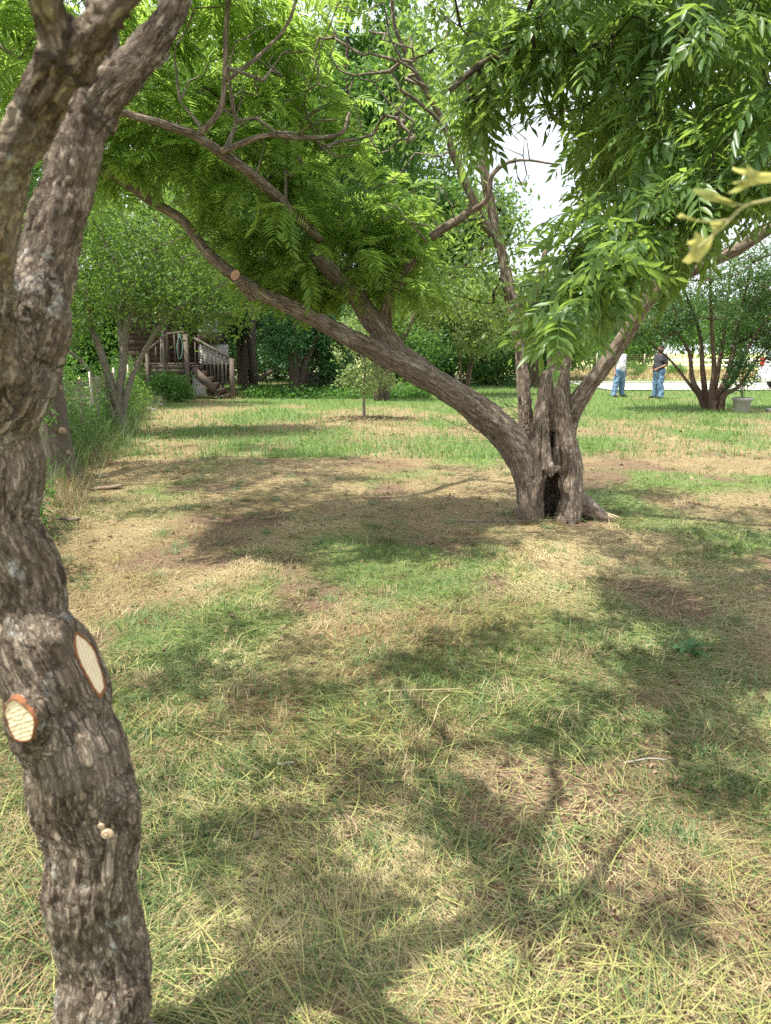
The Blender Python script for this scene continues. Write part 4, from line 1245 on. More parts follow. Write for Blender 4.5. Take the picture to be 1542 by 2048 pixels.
bgtree(60, 22, 12, 3.8, m['mid'], 'big leafy tree at the far left behind the fence', 150, 110, .2, 2, 1.2)
bgtree(180, 31, 9, 3.6, m['mid'], 'green tree behind the fence left of the porch', 120, 100, .24, 2, .6)
bgtree(505, 31, 15, 3.6, m['mid'], 'tall green tree over the dark gap right of the porch', 170, 110, .26, 1, 4.4)
bgtree(700, 33, 17, 4.2, m['mid'], 'tallest leafy tree in the middle of the background', 190, 120, .26, 1, 5.0)
bgtree(860, 36, 9.5, 3.6, m['mid'], 'mid green tree right of the tallest one', 110, 100, .26, 1, 2.2)
bgtree(960, 38, 7.4, 3.6, m['myrtle'], 'rounded green tree behind the forked rear stem', 110, 100, .26, 1, 1.0)
bgtree(1080, 42, 6.2, 3.2, m['mid'], 'low rounded tree in the background behind the hollow tree', 100, 90, .26, 1, .8)
bgtree(590, 36, 9, 3.2, m['deep'], 'dark evergreen tree in the gap beside the porch', 120, 110, .26, 2, .6)
bgtree(480, 35, 8, 3.0, m['deep'], 'dark evergreen tree just behind the stair end', 120, 100, .26, 2, 1.8)
bgtree(660, 28.0, 3.9, 1.7, m['blue'], 'bluish green willowy shrub tree behind the sapling', 90, 100, .17, 3, .35, spread=.25, width=.26)
bgtree(590, 27.2, 3.4, 1.3, m['blue'], 'drooping bluish green shrub right of the dark gap', 70, 100, .17, 3, .5, spread=.25, width=.26)
bgtree(800, 31, 4.2, 2.0, m['mid'], 'green shrub tree behind the leaning limb fork', 80, 90, .18, 3, .1, spread=.28)
bgtree(760, 24.5, 3.6, 1.0, m['lime'], 'sunlit yellow green shrub above the sapling', 50, 60, .12, 3, 1.6, spread=.2)
bgtree(930, 27.5, 4.4, 2.3, m['pale'], 'pale flowering myrtle shrub with thin bare stems behind the hollow tree', 150, 120, .12, 5, 1.3, 'bark_myrtle', .25, .035)
bgtree(1075, 33, 3.6, 1.8, m['mid'], 'low green shrub between the rear stem and the hollow trunk', 80, 80, .18, 3, .1, spread=.28)
bgtree(985, 36, 3.0, 3.4, m['mid'], 'long low hedge shrub behind the pale myrtle', 90, 90, .2, 4, .0, spread=.3)
bgtree(560, 42, 4.2, 5.5, m['deep'], 'long dark hedge closing the gap far behind the porch', 160, 120, .28, 5, .0, spread=.4)
bgtree(760, 43, 4.4, 5.0, m['mid'], 'green hedge far behind the sapling', 150, 120, .28, 5, .0, spread=.4)
bgtree(330, 38, 5.0, 4.0, m['deep'], 'dark hedge behind the house', 120, 110, .28, 5, .0, spread=.4)
bgtree(90, 30, 3.8, 4.0, m['mid'], 'leafy hedge at the far left beyond the fence', 130, 120, .22, 5, .0, spread=.4)
bgtree(220, 34, 3.8, 3.5, m['deep'], 'dark hedge between the fence and the house', 120, 120, .24, 5, .0, spread=.4)
bgtree(900, 41, 4.0, 4.5, m['mid'], 'hedge of mixed shrubs behind the pale myrtle', 150, 120, .28, 5, .0, spread=.4)
bgtree(1060, 45, 4.4, 4.0, m['lime'], 'light green hedge behind the hollow trunk', 130, 120, .28, 5, .0, spread=.4)
bgtree(620, 44, 19, 5.0, m['mid'], 'very tall far tree filling the centre left background', 220, 120, .34, 1, 5, spread=.6)
bgtree(780, 47, 21, 5.0, m['lime'], 'very tall light green far tree in the centre', 220, 110, .34, 1, 6, spread=.6)
bgtree(420, 46, 20, 5.5, m['mid'], 'very tall far tree behind the grey stemmed tree', 220, 120, .34, 1, 4, spread=.6)
bgtree(940, 50, 12, 4.5, m['mid'], 'far tree left of the sky gap', 150, 90, .34, 1, 3, spread=.6)
for (px, Y, tz, hw, mm, lb) in ((1190, 75, 7.5, 5, 'mid', 'distant tree above the person in the white shirt'), (1290, 82, 6.6, 5, 'lime', 'distant light green tree behind the chain link posts'), (1385, 88, 8.5, 6, 'mid', 'distant tree behind the white fence'),
                        (1480, 80, 7.0, 5, 'mid', 'distant tree seen through the right hand myrtle'), (1590, 90, 9.0, 6, 'lime', 'distant tree at the right edge behind the car'), (1120, 68, 6.0, 4.5, 'mid', 'distant tree left of the white shirted person'), (1240, 95, 10, 6, 'mid', 'tall far tree on the horizon left of the white fence')):
    bgtree(px, Y, tz, hw, m[mm], lb, 80, 80, .45, 1, .2, spread=.8)
# ------------------------------------------------------------------ crape myrtle on the right, with a planter
def myrtle():
    Y = 20.3; x0 = W(1432, 820, Y)[0]
    S = []
    for (a, b_, c_, d_) in (((1395, 5), (1385, 760, 9), (1372, 690, 6), (1300, 610, 3)), ((1410, 5), (1405, 740, 9), (1398, 660, 7), (1360, 560, 4)), ((1425, 0), (1428, 740, 9), (1424, 660, 7), (1420, 540, 4)), ((1432, 0), (1438, 730, 8), (1452, 640, 6), (1462, 520, 4)),
                            ((1442, 0), (1455, 750, 10), (1475, 660, 7), (1500, 540, 4)), ((1450, 0), (1468, 755, 8), (1505, 680, 6), (1570, 590, 4)), ((1400, 0), (1380, 770, 6), (1340, 720, 4), (1280, 670, 3)), ((1455, 0), (1480, 770, 6), (1530, 700, 4), (1610, 640, 3))):
        Yk = Y + rng.uniform(-.35, .35)
        S.append(BR([(1408 + (a[0] - 1425) * .5 + 18, 825, Yk, 7), (1415 + (b_[0] - 1425) * .5 + 6, 790, Yk, 6), (b_[0], b_[1], Yk, b_[2] * .55), (c_[0], c_[1], Yk + rng.uniform(-.5, .5), c_[2] * .5), (d_[0], d_[1], Yk + rng.uniform(-1, 1), d_[2] * .5)]))
    T = np.concatenate([ell(1420, 560, Y, 170, 90, 2.0, 190), ell(1290, 640, Y, 90, 45, 1.3, 100), ell(1500, 640, Y, 90, 60, 1.3, 60), ell(1550, 590, Y, 100, 110, 1.8, 90), ell(1560, 690, Y, 55, 60, 1.0, 30), ell(1230, 600, Y, 60, 30, 1., 20)])
    tree('crape_myrtle', 'broad vase shaped myrtle with many bare reddish stems beside the white planter', 'tree', (x0, Y, 0), S, T, M['bark_myrtle'], M['myrtle'], 80, .085, .15, .4, .011, rad_n=9, zb=-.1)
myrtle()
def planter():
    g = G(1475, 824); g[1] -= .2
    t = thing('planter', 'round off-white plastic planter with a leafy shrub at the foot of the myrtle', 'planter', (g[0], g[1], 0))
    prof = [(.0, .02), (.175, .0), (.18, .02), (.225, .31), (.255, .325), (.26, .385), (.235, .395), (.22, .34), (.0, .33)]
    k = 28; V = []
    for r, z in prof:
        for a in np.linspace(0, 2 * PI, k, endpoint=False): V.append([r * math.cos(a), r * math.sin(a), z])
    F = [[j * k + i, j * k + (i + 1) % k, (j + 1) * k + (i + 1) % k, (j + 1) * k + i] for j in range(len(prof) - 1) for i in range(k)]
    link('pot', mesh_np('pot', V, np.array(F), None, True), plain('aged_white_plastic', (0.42, 0.40, 0.36), (0.24, 0.22, 0.18), 7, .7), t)
    T = ellw((-.12, 0, 1.15), (.5, .4, .62), 70, .1)
    sk = [wp([[.05 * k, .03 * k, .4, .012], [.05 * k - .05, 0, .8, .01], [.12 * k - .1, 0, 1.2, .006]]) for k in (-1, 0, 1)]
    ch = grow(sk, T, .2, .002)
    mb = MB()
    for s in sk: mb.tube(s[:, :3], s[:, 3], 5)
    branch_mesh(mb, ch, 4); mb.build('stems', M['bark_myrtle'], t, True, 'stuff')
    V, F, r = leaf_cloud(ch, 26, .075, .08, .45, -.1); V[:, 2] -= .1; link('foliage', mesh_np('foliage', V, F, {'rnd': r}), M['deep'], t, 'stuff')
planter()
# ------------------------------------------------------------------ sapling with mulch ring
def sapling():
    g = G(729, 838)
    S = [BR([(729, 842, g[1], 3.2), (728, 790, g[1], 2.8), (730, 730, g[1], 2.4), (727, 680, g[1], 1.8), (722, 635, g[1], 1.2)])]
    T = np.concatenate([ell(722, 700, g[1], 60, 55, .6, 70), ell(735, 760, g[1], 66, 26, .5, 46), ell(712, 655, g[1], 34, 34, .4, 24)])
    tree('sapling', 'young yellow green sapling in a ring of brown mulch on the lawn', 'sapling', g, S, T, M['bark_stem'], M['pale'], 26, .085, .07, .25, .0028, width=.42, rad_n=7)
    x = g[0] + rng.normal(size=1500) * .55; y = g[1] + rng.normal(size=1500) * .4; n = 1500
    V, F = inst(T_blade(.5, .4), np.stack([x, y, hgt(x, y) + .01 + .04 * np.exp(-((x - g[0]) ** 2 + (y - g[1]) ** 2) / .2)], 1), frames(rnd_dirs(n, 0, .4), rnd_dirs(n, 1)), rng.uniform(.03, .09, n))
    link('mulch', mesh_np('mulch', V, F, {'rnd': np.repeat(rng.random(n), 4)}), M['litter'], None, 'stuff')
sapling()

# ------------------------------------------------------------------ wooden porch with stairs, house behind
M['oldwood'] = plain('weathered_wood', (0.15, 0.12, 0.095), (0.085, 0.066, 0.052), 9, .9, 0, .4, .2, (1, 1, 6))  # darkened tone: the shade on the porch is included in it
M['brownwood'] = plain('brown_boards', (0.06, 0.038, 0.028), (0.035, 0.024, 0.018), 7, .85, 0, .3, .2)  # base colour lowered to stand in for tree shade on the house
M['lattice'] = plain('white_lattice', (0.42, 0.41, 0.38), (0.28, 0.27, 0.24), 9, .7)  # off-white with the shade on the lattice mixed into the colour
M['redwood'] = plain('dark_red_boards', (0.13, 0.05, 0.04), (0.08, 0.035, 0.03), 7, .85)
def porch():
    Y = 25.2; c0 = W(378, 785, Y)[0]
    t = thing('wooden_porch', 'raised weathered wooden porch with railings, lattice skirt and stairs down to the right', 'porch', (c0, Y, 0))
    k = DEP(378, 730, Y) / FPX
    def L(px, py, dy=0.0):
        p = W(px, py, Y); return np.array([p[0] - c0, dy, p[2]])
    zd = L(378, 727)[2]; xl = L(288, 727)[0]
    # deck boards seen edge on, fascia
    for i in range(11):
        mb = MB(); mb.box((xl / 2, .07 + i * .14, zd - .02), (abs(xl), .13, .035)); mb.build('deck_board', M['oldwood'], t)
    for z in (zd - .10, zd - .24):
        mb = MB(); mb.box((xl / 2, -.02, z), (abs(xl) - .05, .04, .12)); mb.build('fascia_board', M['oldwood'], t)
    for px, top, w_ in ((378, 668, .13), (300, 700, .10), (332, 662, .09)):
        a = L(px, 790); bq = L(px, top); mb = MB(); mb.box((a[0], -.03, bq[2] / 2), (w_, w_, bq[2])); mb.build('post', M['oldwood'], t)
    pe = L(467, 790)[0]; zt = L(467, 717)[2]
    mb = MB(); mb.box((pe, -.03, zt / 2), (.13, .13, zt)); mb.build('post', M['oldwood'], t)
    # balusters on deck
    for px, tp in ((312, 692), (322, 680), (334, 670), (346, 664), (357, 664), (366, 664)):
        a = L(px, 727); bq = L(px + (2 if px == 346 else 0), tp)
        mb = MB(); mb.bar((a[0] + (.09 if px == 346 else 0), -.01, zd), (bq[0], -.01, bq[2]), .05, .035); mb.build('baluster', M['lattice'] if px in (322,) else M['oldwood'], t)
    mb = MB(); mb.bar(L(290, 706), L(334, 668), .06, .07); mb.build('handrail', M['oldwood'], t)
    mb = MB(); mb.bar(L(334, 668), L(376, 662), .06, .07); mb.build('handrail', M['oldwood'], t)
    # stair handrail, balusters, treads and stringer
    mb = MB(); mb.bar(L(388, 676), L(470, 722), .07, .08); mb.build('handrail', M['oldwood'], t)
    for i in range(10):
        u = (i + .5) / 10; px = 386 + 78 * u; pt = 676 + 45 * u; pb = 730 + 48 * u
        a = L(px, pb); bq = L(px, pt + 1)
        mb = MB(); mb.bar((a[0], .02, a[2]), (bq[0], .02, bq[2]), .05, .035); mb.build('baluster', M['oldwood'], t)
    for i in range(6):
        u = (i + .5) / 6; mb = MB(); mb.box((pe * (u * .78), .62, zd * (1 - u) - .0), (.30, 1.1, .045)); mb.build('tread', M['oldwood'], t)
        mb = MB(); mb.box((pe * (u * .78) + .12, .62, zd * (1 - u) - .09), (.03, 1.08, .13)); mb.build('riser', M['redwood'], t)
    mb = MB(); mb.bar(L(384, 738) + [0, .03, 0], L(428, 778) + [0, .03, 0], .05, .26); mb.build('stringer', M['oldwood'], t)
    # lattice: crossed laths, each panel one piece of stuff
    def lattice(x0, x1, z0, z1, y, sp, wd, material, clip=None):
        mb = MB(); H = z1 - z0
        for s in (1, -1):
            u = x0 - H
            while u < x1 + H:
                P = []
                for q in np.linspace(0, 1, 30):
                    x = u + q * H if s == 1 else u + H - q * H
                    z = z0 + q * H
                    if x0 <= x <= x1 and (clip is None or clip(x, z)): P.append((x, z))
                if len(P) > 1:
                    mb.bar((P[0][0], y + .004 * s, P[0][1]), (P[-1][0], y + .004 * s, P[-1][1]), .012, wd, (0, 1, 0)) if False else mb.bar((P[0][0], y + .006 * s, P[0][1]), (P[-1][0], y + .006 * s, P[-1][1]), wd, .008, (0, 1, 0))
                u += sp
        mb.build('lattice_panel', material, t, False, 'stuff')
    lattice(L(380, 700)[0], L(442, 700)[0], zd - .05, L(400, 689)[2], 1.25, .10, .045, M['lattice'])
    lattice(L(345, 750)[0], L(378, 750)[0], .1, zd - .3, .03, .10, .04, M['oldwood'])
    lattice(L(382, 750)[0], L(412, 750)[0], .1, zd - .2, .05, .10, .04, M['lattice'], lambda x, z: z < zd * (1 - x / (pe * .6)))
    # hose looped on the railing
    P = [L(360, 668, -.05), L(366, 690, -.06), L(364, 712, -.06), L(358, 716, -.06), L(355, 690, -.06), L(360, 672, -.05)]
    mb = MB(); mb.tube(catmull(P, 6), .015, 6); o = mb.build('garden_hose', plain('green_hose', (0.16, 0.3, 0.24)), None, True)
    o.location = (c0, Y, 0); tag(o, 'pale green garden hose looped over the porch railing', 'hose')
porch()
def house():
    Y = 27.0; x1 = W(400, 700, Y)[0]; x0 = W(255, 700, Y)[0]
    t = thing('wooden_house', 'dark brown boarded wooden house mostly hidden by trees behind the porch', 'house', ((x0 + x1) / 2, Y + 2.5, 0))
    w_ = x1 - x0; h = 3.5
    mb = MB(); mb.box((0, .1, h / 2 + .3), (w_ - .1, 4.9, h - .6 + .5)); mb.build('wall', M['brownwood'], t)
    for i in range(17):
        z = .55 + i * .19
        mb = MB(); mb.bar((-w_ / 2, -2.42, z), (w_ / 2, -2.42, z), .19, .03, (0, 1, .12)) if False else mb.box((0, -2.40 - .012 * (i % 2), z), (w_, .03, .185), None)
        mb.build('siding_board', M['brownwood'], t)
    mb = MB()
    V = np.array([[-w_ / 2 - .4, -2.9, h], [w_ / 2 + .4, -2.9, h], [w_ / 2 + .4, 0, h + 1.4], [-w_ / 2 - .4, 0, h + 1.4], [-w_ / 2 - .4, 2.9, h], [w_ / 2 + .4, 2.9, h]])
    V2 = V - [0, 0, .12]
    mb.add(np.concatenate([V, V2]), np.array([[0, 1, 2, 3], [3, 2, 5, 4], [7, 6, 9, 8], [8, 9, 10, 11], [0, 6, 7, 1], [4, 5, 11, 10], [0, 3, 9, 6], [3, 4, 10, 9], [1, 7, 8, 2], [2, 8, 11, 5]]))
    mb.build('roof', plain('grey_shingles', (0.13, 0.125, 0.12), (0.09, 0.085, 0.08), 12, .9), t)
    # small side bay with brown board and grey siding over the stairs
    xb = W(412, 670, 25.9)[0] - (x0 + x1) / 2
    mb = MB(); mb.box((xb, -2.9, 2.02), (.72, .9, .28)); mb.build('bay_beam', M['brownwood'], t)
    for i in range(6):
        mb = MB(); mb.box((xb, -2.9 - .006 * (i % 2), 2.26 + i * .15), (.66, .88, .14)); mb.build('siding_board', plain('grey_siding', (0.2, 0.19, 0.18)) if i == 0 else bpy.data.materials['grey_siding'], t)
    mb = MB(); mb.box((xb - .2, -2.2, 1.0), (.1, .1, 2.0)); mb.build('bay_post', M['oldwood'], t)
    mb = MB(); mb.box((xb + .28, -2.6, .95), (.1, .1, 1.9)); mb.build('bay_post', M['oldwood'], t)
house()
# low block wall and fallen log in the shade
def wall():
    c = G(655, 772); Y = 28.8; x0 = W(600, 760, Y)[0]; x1 = W(708, 760, Y)[0]
    t = thing('block_wall', 'low stained grey concrete block wall in deep shade behind the shrubs', 'wall', ((x0 + x1) / 2, Y, 0))
    mm = plain('stained_concrete', (0.30, 0.28, 0.26), (0.15, 0.13, 0.12), 6, .95, 0, .3)
    n = 5; w_ = (x1 - x0) / n; me = None
    for r in range(4):
        for i in range(n):
            mb = MB(); mb.box((0, 0, 0), (w_ - .015, .19, .195))
            me = me or mb.mesh('block')
            link('block', me, mm, t, None, ((i - n / 2 + .5) * w_ + (.12 if r % 2 else 0), rng.uniform(-.01, .01), .1 + r * .205))
wall()
a = G(486, 780); bq = W(545, 742, a[1] + 2.0)
mb = MB(); mb.tube(catmull([np.zeros(3) + [0, 0, .05], (bq - a) * .5 + [0, 0, .05], bq - a], 4), [.10] * 9, 9)
o = mb.build('fallen_log', M['bark_dark'], None, True); o.location = a; tag(o, 'thick fallen log slanting up in the dark gap beside the porch', 'log')

# ground ivy in the shade at the back
n = 16000; x = rng.uniform(W(470, 780, 24.5)[0], W(860, 770, 26)[0], n); y = 25.3 + rng.random(n) * 4; z = np.abs(rng.normal(size=n)) * .16
V, F = inst(T_blade(.7, .1), np.stack([x, y, z + hgt(x, y)], 1), frames(rnd_dirs(n, 0, .5), rnd_dirs(n, 1.2)), rng.uniform(.06, .13, n))
link('ground_ivy', mesh_np('ground_ivy', V, F, {'rnd': np.repeat(rng.random(n), 4)}), M['mid'], None, 'stuff')

# ------------------------------------------------------------------ road, far fences
def strip(name, x0, x1, y0, y1, z, mt, n=40):
    X, Y_, F = grid(x0, x1, n, y0, y1, 6)
    yy = Y_ + .12 * np.sin(X * .7) * (Y_ == y0)
    link(name, mesh_np(name, np.stack([X, yy, np.full_like(X, z)], 1), F, None, True), mt, None, 'structure')
concrete = plain('pale_concrete', (0.55, 0.52, 0.47), (0.42, 0.40, 0.36), 1.5, .85, 0, .2)
strip('road', 9.2, 90, 30.6, 37.5, .045, concrete)
mb = MB(); mb.box((49.5, 37.65, .05), (81, .18, .16)); mb.build('kerb', plain('kerb_concrete', (0.33, 0.3, 0.27)), None, False, 'structure')
g = G(1540, 824); mb = MB(); mb.box((0, 0, 0), (1.6, .35, .1)); o = mb.build('concrete_slab', concrete); o.location = (g[0] + .75, g[1], .04); tag(o, 'small pale concrete slab edge on the lawn at the right border', 'slab')
def ranch_fence():
    Y = 62; x0 = W(1322, 730, Y)[0]; M['white'] = plain('white_paint', (0.8, 0.8, 0.78), (0.72, 0.72, 0.7), 3, .5)
    t = thing('ranch_fence', 'white two rail ranch fence beyond the field', 'fence', (x0, Y, 0))
    for i in range(12):
        mb = MB(); mb.box((i * 2.45, 0, .52), (.14, .14, 1.06)); mb.build('post', M['white'], t)
        for z in (.88, .48):
            if i < 11:
                mb = MB(); mb.box((i * 2.45 + 1.225, -.09, z), (2.43, .04, .15)); mb.build('rail', M['white'], t)
    Y = 58; x0 = W(1130, 730, Y)[0]; x1 = W(1320, 730, Y)[0]
    t = thing('field_fence', 'thin grey wire fence with slim posts left of the white rail fence', 'fence', (x0, Y, 0))
    n = 4
    for i in range(n + 1):
        mb = MB(); mb.tube(np.array([[(x1 - x0) * i / n + .6, 0, 0], [(x1 - x0) * i / n + .6, 0, 1.42]]), .045, 8); mb.build('post', M['wire'], t, True)
    mb = MB()
    for z in np.linspace(.12, 1.36, 9): mb.tube(np.array([[0, 0, z], [x1 - x0 + .6, 0, z]]), .007, 3, False)
    for q in np.arange(0, x1 - x0, .25): mb.tube(np.array([[q, 0, .12], [q, 0, 1.36]]), .005, 3, False)
    mb.build('wire_mesh', M['wire'], t, False, 'stuff')
ranch_fence()
n = 22000; x = rng.uniform(10, 50, n); y = 43 + 22 * rng.random(n) ** 1.2
blades('field_grass', x, y, rng.uniform(.15, .4, n), .05 * rng.uniform(.6, 1.2, n), rng.uniform(0, 2 * PI, n), rng.uniform(.5, 1.4, n), rng.uniform(0, .5, n), M['straw'], 0, 1)
for (px, py, h_) in ((1268, 757, .75), (1352, 752, .6)):
    g = G(px, py); mass('weed_clump', 'tall grey green weed clump in the far field, %s' % ('between the two people' if px < 1300 else 'right of both people'), 'weeds', (g[0], g[1], h_ * .6), (.9, .5, h_ * .6), 40, 30, .2, .12, M['mid'], width=.15, zb=.8)
# ------------------------------------------------------------------ people
skin_a = plain('skin_brown', (0.22, 0.105, 0.06), (0.18, 0.085, 0.05), 20, .5)
skin_b = plain('skin_light', (0.52, 0.30, 0.21), (0.45, 0.25, 0.17), 20, .5)
def jeans_mat(name):
    m, nt, b = mat(name)
    tcn = nd(nt, 'ShaderNodeTexCoord')
    n_ = noise(nt, tcn.outputs['Object'], 9, 4, .6)
    c = mixc(nt, ramp(nt, n_, [(.42, 0), (.62, 1)]), (0.075, 0.145, 0.26), (0.20, 0.32, 0.46))
    nt.links.new(c, b.inputs['Base Color']); b.inputs['Roughness'].default_value = .9
    bump(nt, b, noise(nt, mapping(nt, tcn.outputs['Object'], (1, 1, .35)), 14, 3), .8, .04)
    return m
denim = jeans_mat('denim_blue')
def cap(*pts): return np.array(pts, float)
def person(name_label, loc, rz, skin, shirt_m, hair_m, arms, belly=1.0, stance=.12, head_yaw=0):
    """faces -y before turning; arms: two lists of joints shoulder, elbow, wrist"""
    t = thing('person', name_label, 'person', loc, rz)
    P = []
    tor = [cap((0, .0, .93, .145 * belly), (0, -.01, 1.05, .140 * belly), (0, 0, 1.25, .145), (0, .01, 1.36, .135))]
    tor += [cap((-.07, 0, .93, .115), (.07, 0, .93, .115)), cap((-.10, 0, 1.28, .11), (.10, 0, 1.28, .11)), cap((-.16, .01, 1.42, .062), (.16, .01, 1.42, .062)), cap((-.05, -.04 * belly, 1.07, .115 * belly), (.05, -.04 * belly, 1.07, .115 * belly))]
    legs = [cap((s * .10, 0, .90, .105), (s * (.10 + stance * .35), -.015, .50, .068), (s * (.10 + stance * .6), .02, .30, .062), (s * (.10 + stance), .02, .09, .045)) for s in (-1, 1)]
    feet = [cap((s * (.10 + stance), .04, .05, .042), (s * (.11 + stance), -.15, .035, .034)) for s in (-1, 1)]
    neck = [cap((0, .01, 1.40, .062), (0, -.01, 1.52, .055))]
    hd = [cap((0, .0, 1.62, .088), (0, .01, 1.68, .092)), cap((0, -.03, 1.58, .062), (0, -.03, 1.63, .07)), cap((0, -.10, 1.625, .012), (0, -.108, 1.60, .018)), cap((-.09, .01, 1.60, .016), (-.093, .015, 1.645, .02)), cap((.09, .01, 1.60, .016), (.093, .015, 1.645, .02)), cap((-.02, -.088, 1.565, .012), (.02, -.088, 1.565, .012))]
    A = [cap((*a[0], .055), (*a[1], .042), (*(np.array(a[1]) * .7 + np.array(a[2]) * .3), .042), (*a[2], .028)) for a in arms]
    hands = []
    for a in arms:
        w_, e = np.array(a[2]), np.array(a[1]); d = (w_ - e) / np.linalg.norm(w_ - e)
        R = frame(d, (0, -1, .2)); s = 1 if w_[0] > 0 else -1
        hands.append(cap((*w_, .026), (*(w_ + d * .05), .030)))
        hands.append(cap((*(w_ + d * .05 + R[:, 0] * .018), .022), (*(w_ + d * .085 + R[:, 0] * .02), .016)))
        hands.append(cap((*(w_ + d * .05 - R[:, 0] * .018), .022), (*(w_ + d * .085 - R[:, 0] * .02), .016)))
        for q, (o_, ln) in enumerate(((-.033, .06), (-.011, .075), (.011, .07), (.033, .052))):
            b0 = w_ + d * .085 + R[:, 0] * o_
            b1 = b0 + d * ln * .55 - R[:, 2] * .008; b2 = b1 + d * ln * .4 - R[:, 2] * .022
            hands.append(cap((*b0, .0105), (*b1, .0095), (*b2, .008)))
        hands.append(cap((*(w_ + d * .025 - R[:, 0] * .02), .014), (*(w_ + d * .055 - R[:, 0] * .052), .011), (*(w_ + d * .085 - R[:, 0] * .058), .009)))
    parts = [(x, None, .04) for x in tor + legs + feet + neck] + [(x, None, .02) for x in hd] + [(x, None, .03) for x in A] + [(x, None, .006) for x in hands]
    V, F = surface(parts, .0085, .02)
    link('body', mesh_np('body', V, F, None, True), skin, t)
    def inf(p, r): p = p.copy(); p[:, 3] += r; return p
    # shirt with half sleeves, open at neck; a fold relief
    sl = []
    for a, full in zip(A, arms):
        q = a[:2].copy(); q[1, :3] = q[0, :3] * .25 + q[1, :3] * .75; sl.append((inf(q, .022), None, .03))
    zc = .90
    sh = [(inf(x, .020), ((0, 0, zc), (0, 0, -1)), .05) for x in tor] + sl
    V, F = surface(sh, .012, .03, [(cap((0, -.01, 1.50, .078), (0, -.01, 1.7, .09)), .01)])
    V = V + (fbm(V * np.array([9, 9, 6]), 3, int(loc[0] * 10) % 50)[:, None] - .5) * .035 * np.array([1, 1, .2])
    link('shirt', mesh_np('shirt', V, F, None, True), shirt_m, t)
    jn = []
    for l in legs:
        q = inf(l, .028); q[-1, 3] += .018; q[-1, 2] = .075; q[1, 3] += .01; q[2, 3] += .012; jn.append((q, ((0, 0, .045), (0, 0, -1)), .03))
    hp = inf(tor[1], .026); hp2 = cap((0, 0, .86, .15), (0, 0, .98, .15 * belly))
    jn += [(hp, ((0, 0, 1.0), (0, 0, 1)), .05), (hp2, ((0, 0, 1.0), (0, 0, 1)), .05)]
    V, F = surface(jn, .012, .03)
    V = V + (fbm(V * np.array([6, 6, 9]) + 9, 3, 12)[:, None] - .5) * .045 * np.array([1, 1, .1])
    link('jeans', mesh_np('jeans', V, F, None, True), denim, t)
    mb = MB(); th = np.linspace(0, 2 * PI, 25)
    mb.tube(np.stack([np.cos(th) * .186, np.sin(th) * .158 * belly, np.full(25, .985)], 1), .016, 6); mb.build('belt', M['dark'], t, True)
    V, F = surface([(cap((0, .015, 1.66, .095), (0, .02, 1.70, .096)), None), (cap((0, .05, 1.6, .07), (0, .04, 1.66, .09)), None)], .009, .02, [(cap((0, -.12, 1.60, .085), (0, -.12, 1.66, .078)), .01)])
    link('hair', mesh_np('hair', V, F, None, True), hair_m, t)
    for s in (-1, 1):
        V, F = surface([(cap((s * (.10 + stance), .05, .05, .05), (s * (.105 + stance), -.06, .045, .05), (s * (.11 + stance), -.16, .04, .043)), ((0, 0, .005), (0, 0, -1)))], .01, .02)
        link('shoe', mesh_np('shoe', V, F, None, True), M['dark'], t)
        mb = MB(); mb.tube(np.array([[s * .032, -.078, 1.635], [s * .032, -.088, 1.635]]), [.013, .006], 8); mb.build('eye', M['eye'], t, True)
    return t
M['dark'] = plain('dark_leather', (0.03, 0.03, 0.035), (0.02, 0.02, 0.02), 10, .5)
M['eye'] = plain('eye_dark', (0.05, 0.04, 0.03))
tee_dark = plain('charcoal_tee', (0.045, 0.045, 0.055), (0.03, 0.03, 0.036), 5, .9)
tee_white = plain('white_tee', (0.80, 0.79, 0.80), (0.74, 0.73, 0.75), 5, .9)
hair_d = plain('hair_black', (0.02, 0.018, 0.016)); hair_g = plain('hair_grey', (0.2, 0.18, 0.16))
g = G(1314, 797)
person('person in charcoal T-shirt and blue jeans standing sideways, forearm held to the belly', (g[0], g[1], 0), math.radians(-68), skin_a, tee_dark, hair_d,
       [((-.20, .02, 1.41), (-.27, .10, 1.14), (-.14, -.16, 1.04)), ((.20, .02, 1.41), (.27, .06, 1.13), (.14, -.17, 1.02))], 1.08, .06)
g = G(1236, 794)
pb = person('person in white T-shirt and blue jeans, half hidden behind the right limb', (g[0], g[1], 0), math.radians(28), skin_b, tee_white, hair_g,
       [((-.20, .02, 1.41), (-.26, .05, 1.13), (-.25, -.02, .88)), ((.20, .02, 1.41), (.25, .05, 1.13), (.24, -.06, .88))], 1.0, .10)
